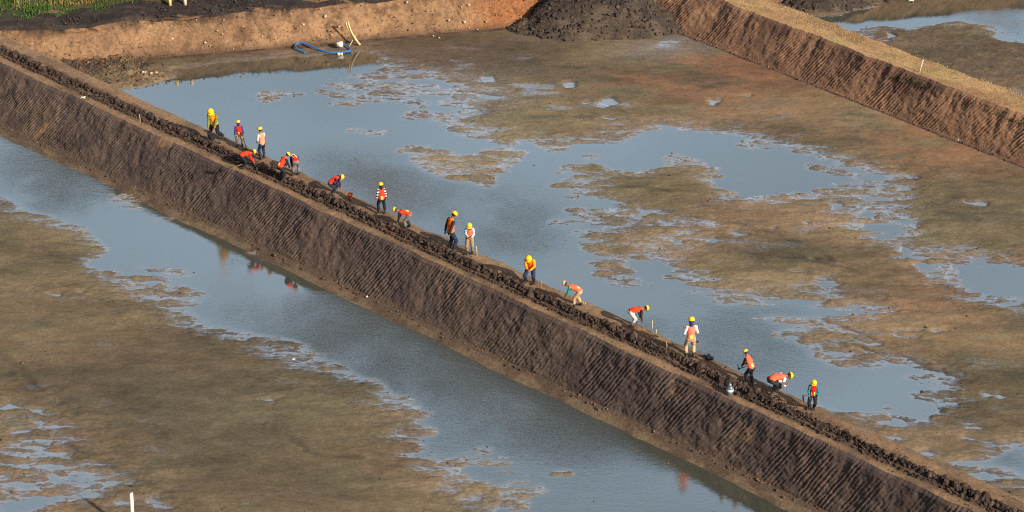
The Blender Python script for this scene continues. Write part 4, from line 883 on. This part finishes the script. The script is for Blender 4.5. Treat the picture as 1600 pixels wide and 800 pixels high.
def bamboo(label, a, b_, r, bow, cat='pole'):
    A, B_ = np.array(a, float), np.array(b_, float); q = []
    for t in np.linspace(0, 1, 9): q.append(A+(B_-A)*t+np.array(bow)*4*t*(1-t))
    o = MB().tube([x_-A for x_ in q], [r*(1-0.2*t)*(1.12 if i % 2 == 0 else 1) for i, t in enumerate(np.linspace(0, 1, 9))], 8).build('bamboo_pole', M_bam); o.location = A; tag(o, label, cat, 'bamboo at the far bank')
M_bam = cloth('bamboo', S(208,176,130))
a0 = unv(562.5, 70, 0.15)
def facept(px, py, z): return unv(px, py, z)
bamboo('curved split bamboo pole leaning on the far bank, the outer one right of its twin', a0, facept(544, 32.5, 1.55)+Vector((0, -0.05, 0)), 0.055, (-0.12, 0, 0.0))
bamboo('curved split bamboo pole leaning on the far bank, the inner one left of its twin', unv(559.5, 69, 0.15), facept(540.5, 33.5, 1.5)+Vector((0, -0.05, 0)), 0.045, (-0.10, 0, 0.0))
bamboo('short thin stick crossing under the two bamboo poles at the far bank', unv(546, 72, 0.12), facept(556.5, 54, 0.65), 0.022, (0.0, 0, 0.02))

# ------------------------------------------------------------------ pale stones in the far bank and scraps of litter
M_stone = cloth('pale_stone', S(180,160,134))
stones = [(270,59,.09,'pale stone, the largest one low on the left part of the far bank'), (307,30,.05,None), (340,47,.07,None), (321,65,.08,None), (329,70,.05,None), (348,52,.05,None), (365,75,.04,None), (268,39,.05,None), (350,30,.05,None), (380,40,.04,None),
          (509,24,.12,'biggest pale stone, upper part of the far bank above the blue hose'), (474,37,.10,'broad pale stone on the far bank left of the bamboo'), (501,13,.06,None), (530,40,.07,None), (537,41,.05,None), (518,53,.05,None), (515,46,.05,None), (594,13,.05,None), (636,2,.08,None), (732,7,.10,None), (702,30,.08,None), (725,33,.11,'large pale stone in the cluster near the orange part of the far bank'), (721,10,.05,None), (729,20,.05,None), (738,27,.05,None), (716,40,.05,None), (733,42,.05,None), (746,45,.05,None), (677,55,.06,None), (686,58,.06,None), (760,33,.05,None), (640,45,.05,None), (600,30,.04,None), (570,38,.04,None), (455,20,.05,None), (430,60,.04,None), (410,56,.05,None)]
for i, (a, b_, r, lb) in enumerate(stones):
    lo, hi = 0.15, ZB
    for _ in range(14):
        zz = (lo+hi)/2; X_, Y_ = un(a, b_, zz); f = (zz-0.15)/(ZB-0.15); yf = (ab_*X_+bb_)*(1-f)+(at_*X_+bt_)*f
        if Y_ > yf: lo = zz
        else: hi = zz
    V = SH3[i % 10]*r*np.array([1.1, 0.8, 0.8]); me = raw_mesh('stone', V, ICO3[1].ravel(), np.full(len(ICO3[1]), 3), True); o = link('stone', me, M_stone)
    o.location = (float(X_), float(Y_)-0.10, zz); o.rotation_euler = (0, 0, i*1.3)
    tag(o, lb or 'small pale stone stuck in the face of the far bank', 'stone', 'pale stones in the far bank')
M_scrap = mat('white_scrap', S(196,186,170), 0.7)
def scrap(label, px, py, z, sx, sy, sz, cat='litter', m=None):
    g_ = 7; V = []; Fc = []
    for i in range(g_):
        for j in range(g_):
            u, v = i/(g_-1)-.5, j/(g_-1)-.5; V.append((0.75*u*sx*(1+0.3*math.sin(5*v+px)), v*sy*(1+0.3*math.cos(4*u+py)), sz*(0.5+0.5*math.sin(7*u+3*v+px)*math.cos(6*v+py))))
    for i in range(g_-1):
        for j in range(g_-1): q = i*g_+j; Fc.append((q, q+g_, q+g_+1, q+1))
    me = bpy.data.meshes.new('plastic_scrap'); me.from_pydata(V, [], Fc); o = link('plastic_scrap', me, m or M_scrap)
    sm = o.modifiers.new('t', 'SOLIDIFY'); sm.thickness = 0.012; o.location = unv(px, py, z); tag(o, label, cat, 'scraps of litter')
scrap('crumpled white plastic scrap at the foot of the right embankment', 1497, 221, 0.06, 0.28, 0.2, 0.16)
scrap('white scrap on the edge of the near embankment at the far left', 130, 153, D1.zc, 0.28, 0.18, 0.07)
scrap('long pale strip on the earth near the far left corner', 48, 69, ZB*0.6, 0.35, 0.08, 0.08)
scrap('white scrap on the spoil, the leftmost of three by the water', 225, 113, 0.42, 0.26, 0.1, 0.05)
scrap('white scrap on the spoil, the middle one of three by the water', 237, 114.5, 0.36, 0.14, 0.12, 0.06)
scrap('white scrap on the spoil, the rightmost of three by the water', 245, 113.5, 0.34, 0.12, 0.1, 0.05)
scrap('white scrap floating on the far right pond at the top edge', 1423, 1.5, 0.03, 0.4, 0.25, 0.14)
scrap('tiny white scrap on the dark mud of the near pond', 459, 562, 0.06, 0.14, 0.1, 0.06)
scrap('white scrap at the foot of the near embankment in the middle', 573, 464, 0.2, 0.12, 0.1, 0.05)
scrap('pale rag at the boots of the worker in orange vest and green sleeves', 913, 474, zc, 0.16, 0.12, 0.08, 'rag', cloth('rag_cloth', S(150,140,120)))
scrap('tiny white scrap on the reddish mud of the middle pond', 1022, 143, 0.06, 0.1, 0.1, 0.05)
scrap('small white scrap at the far corner of the middle pond below the dark heap', 1052, 47, 0.15, 0.2, 0.15, 0.1)
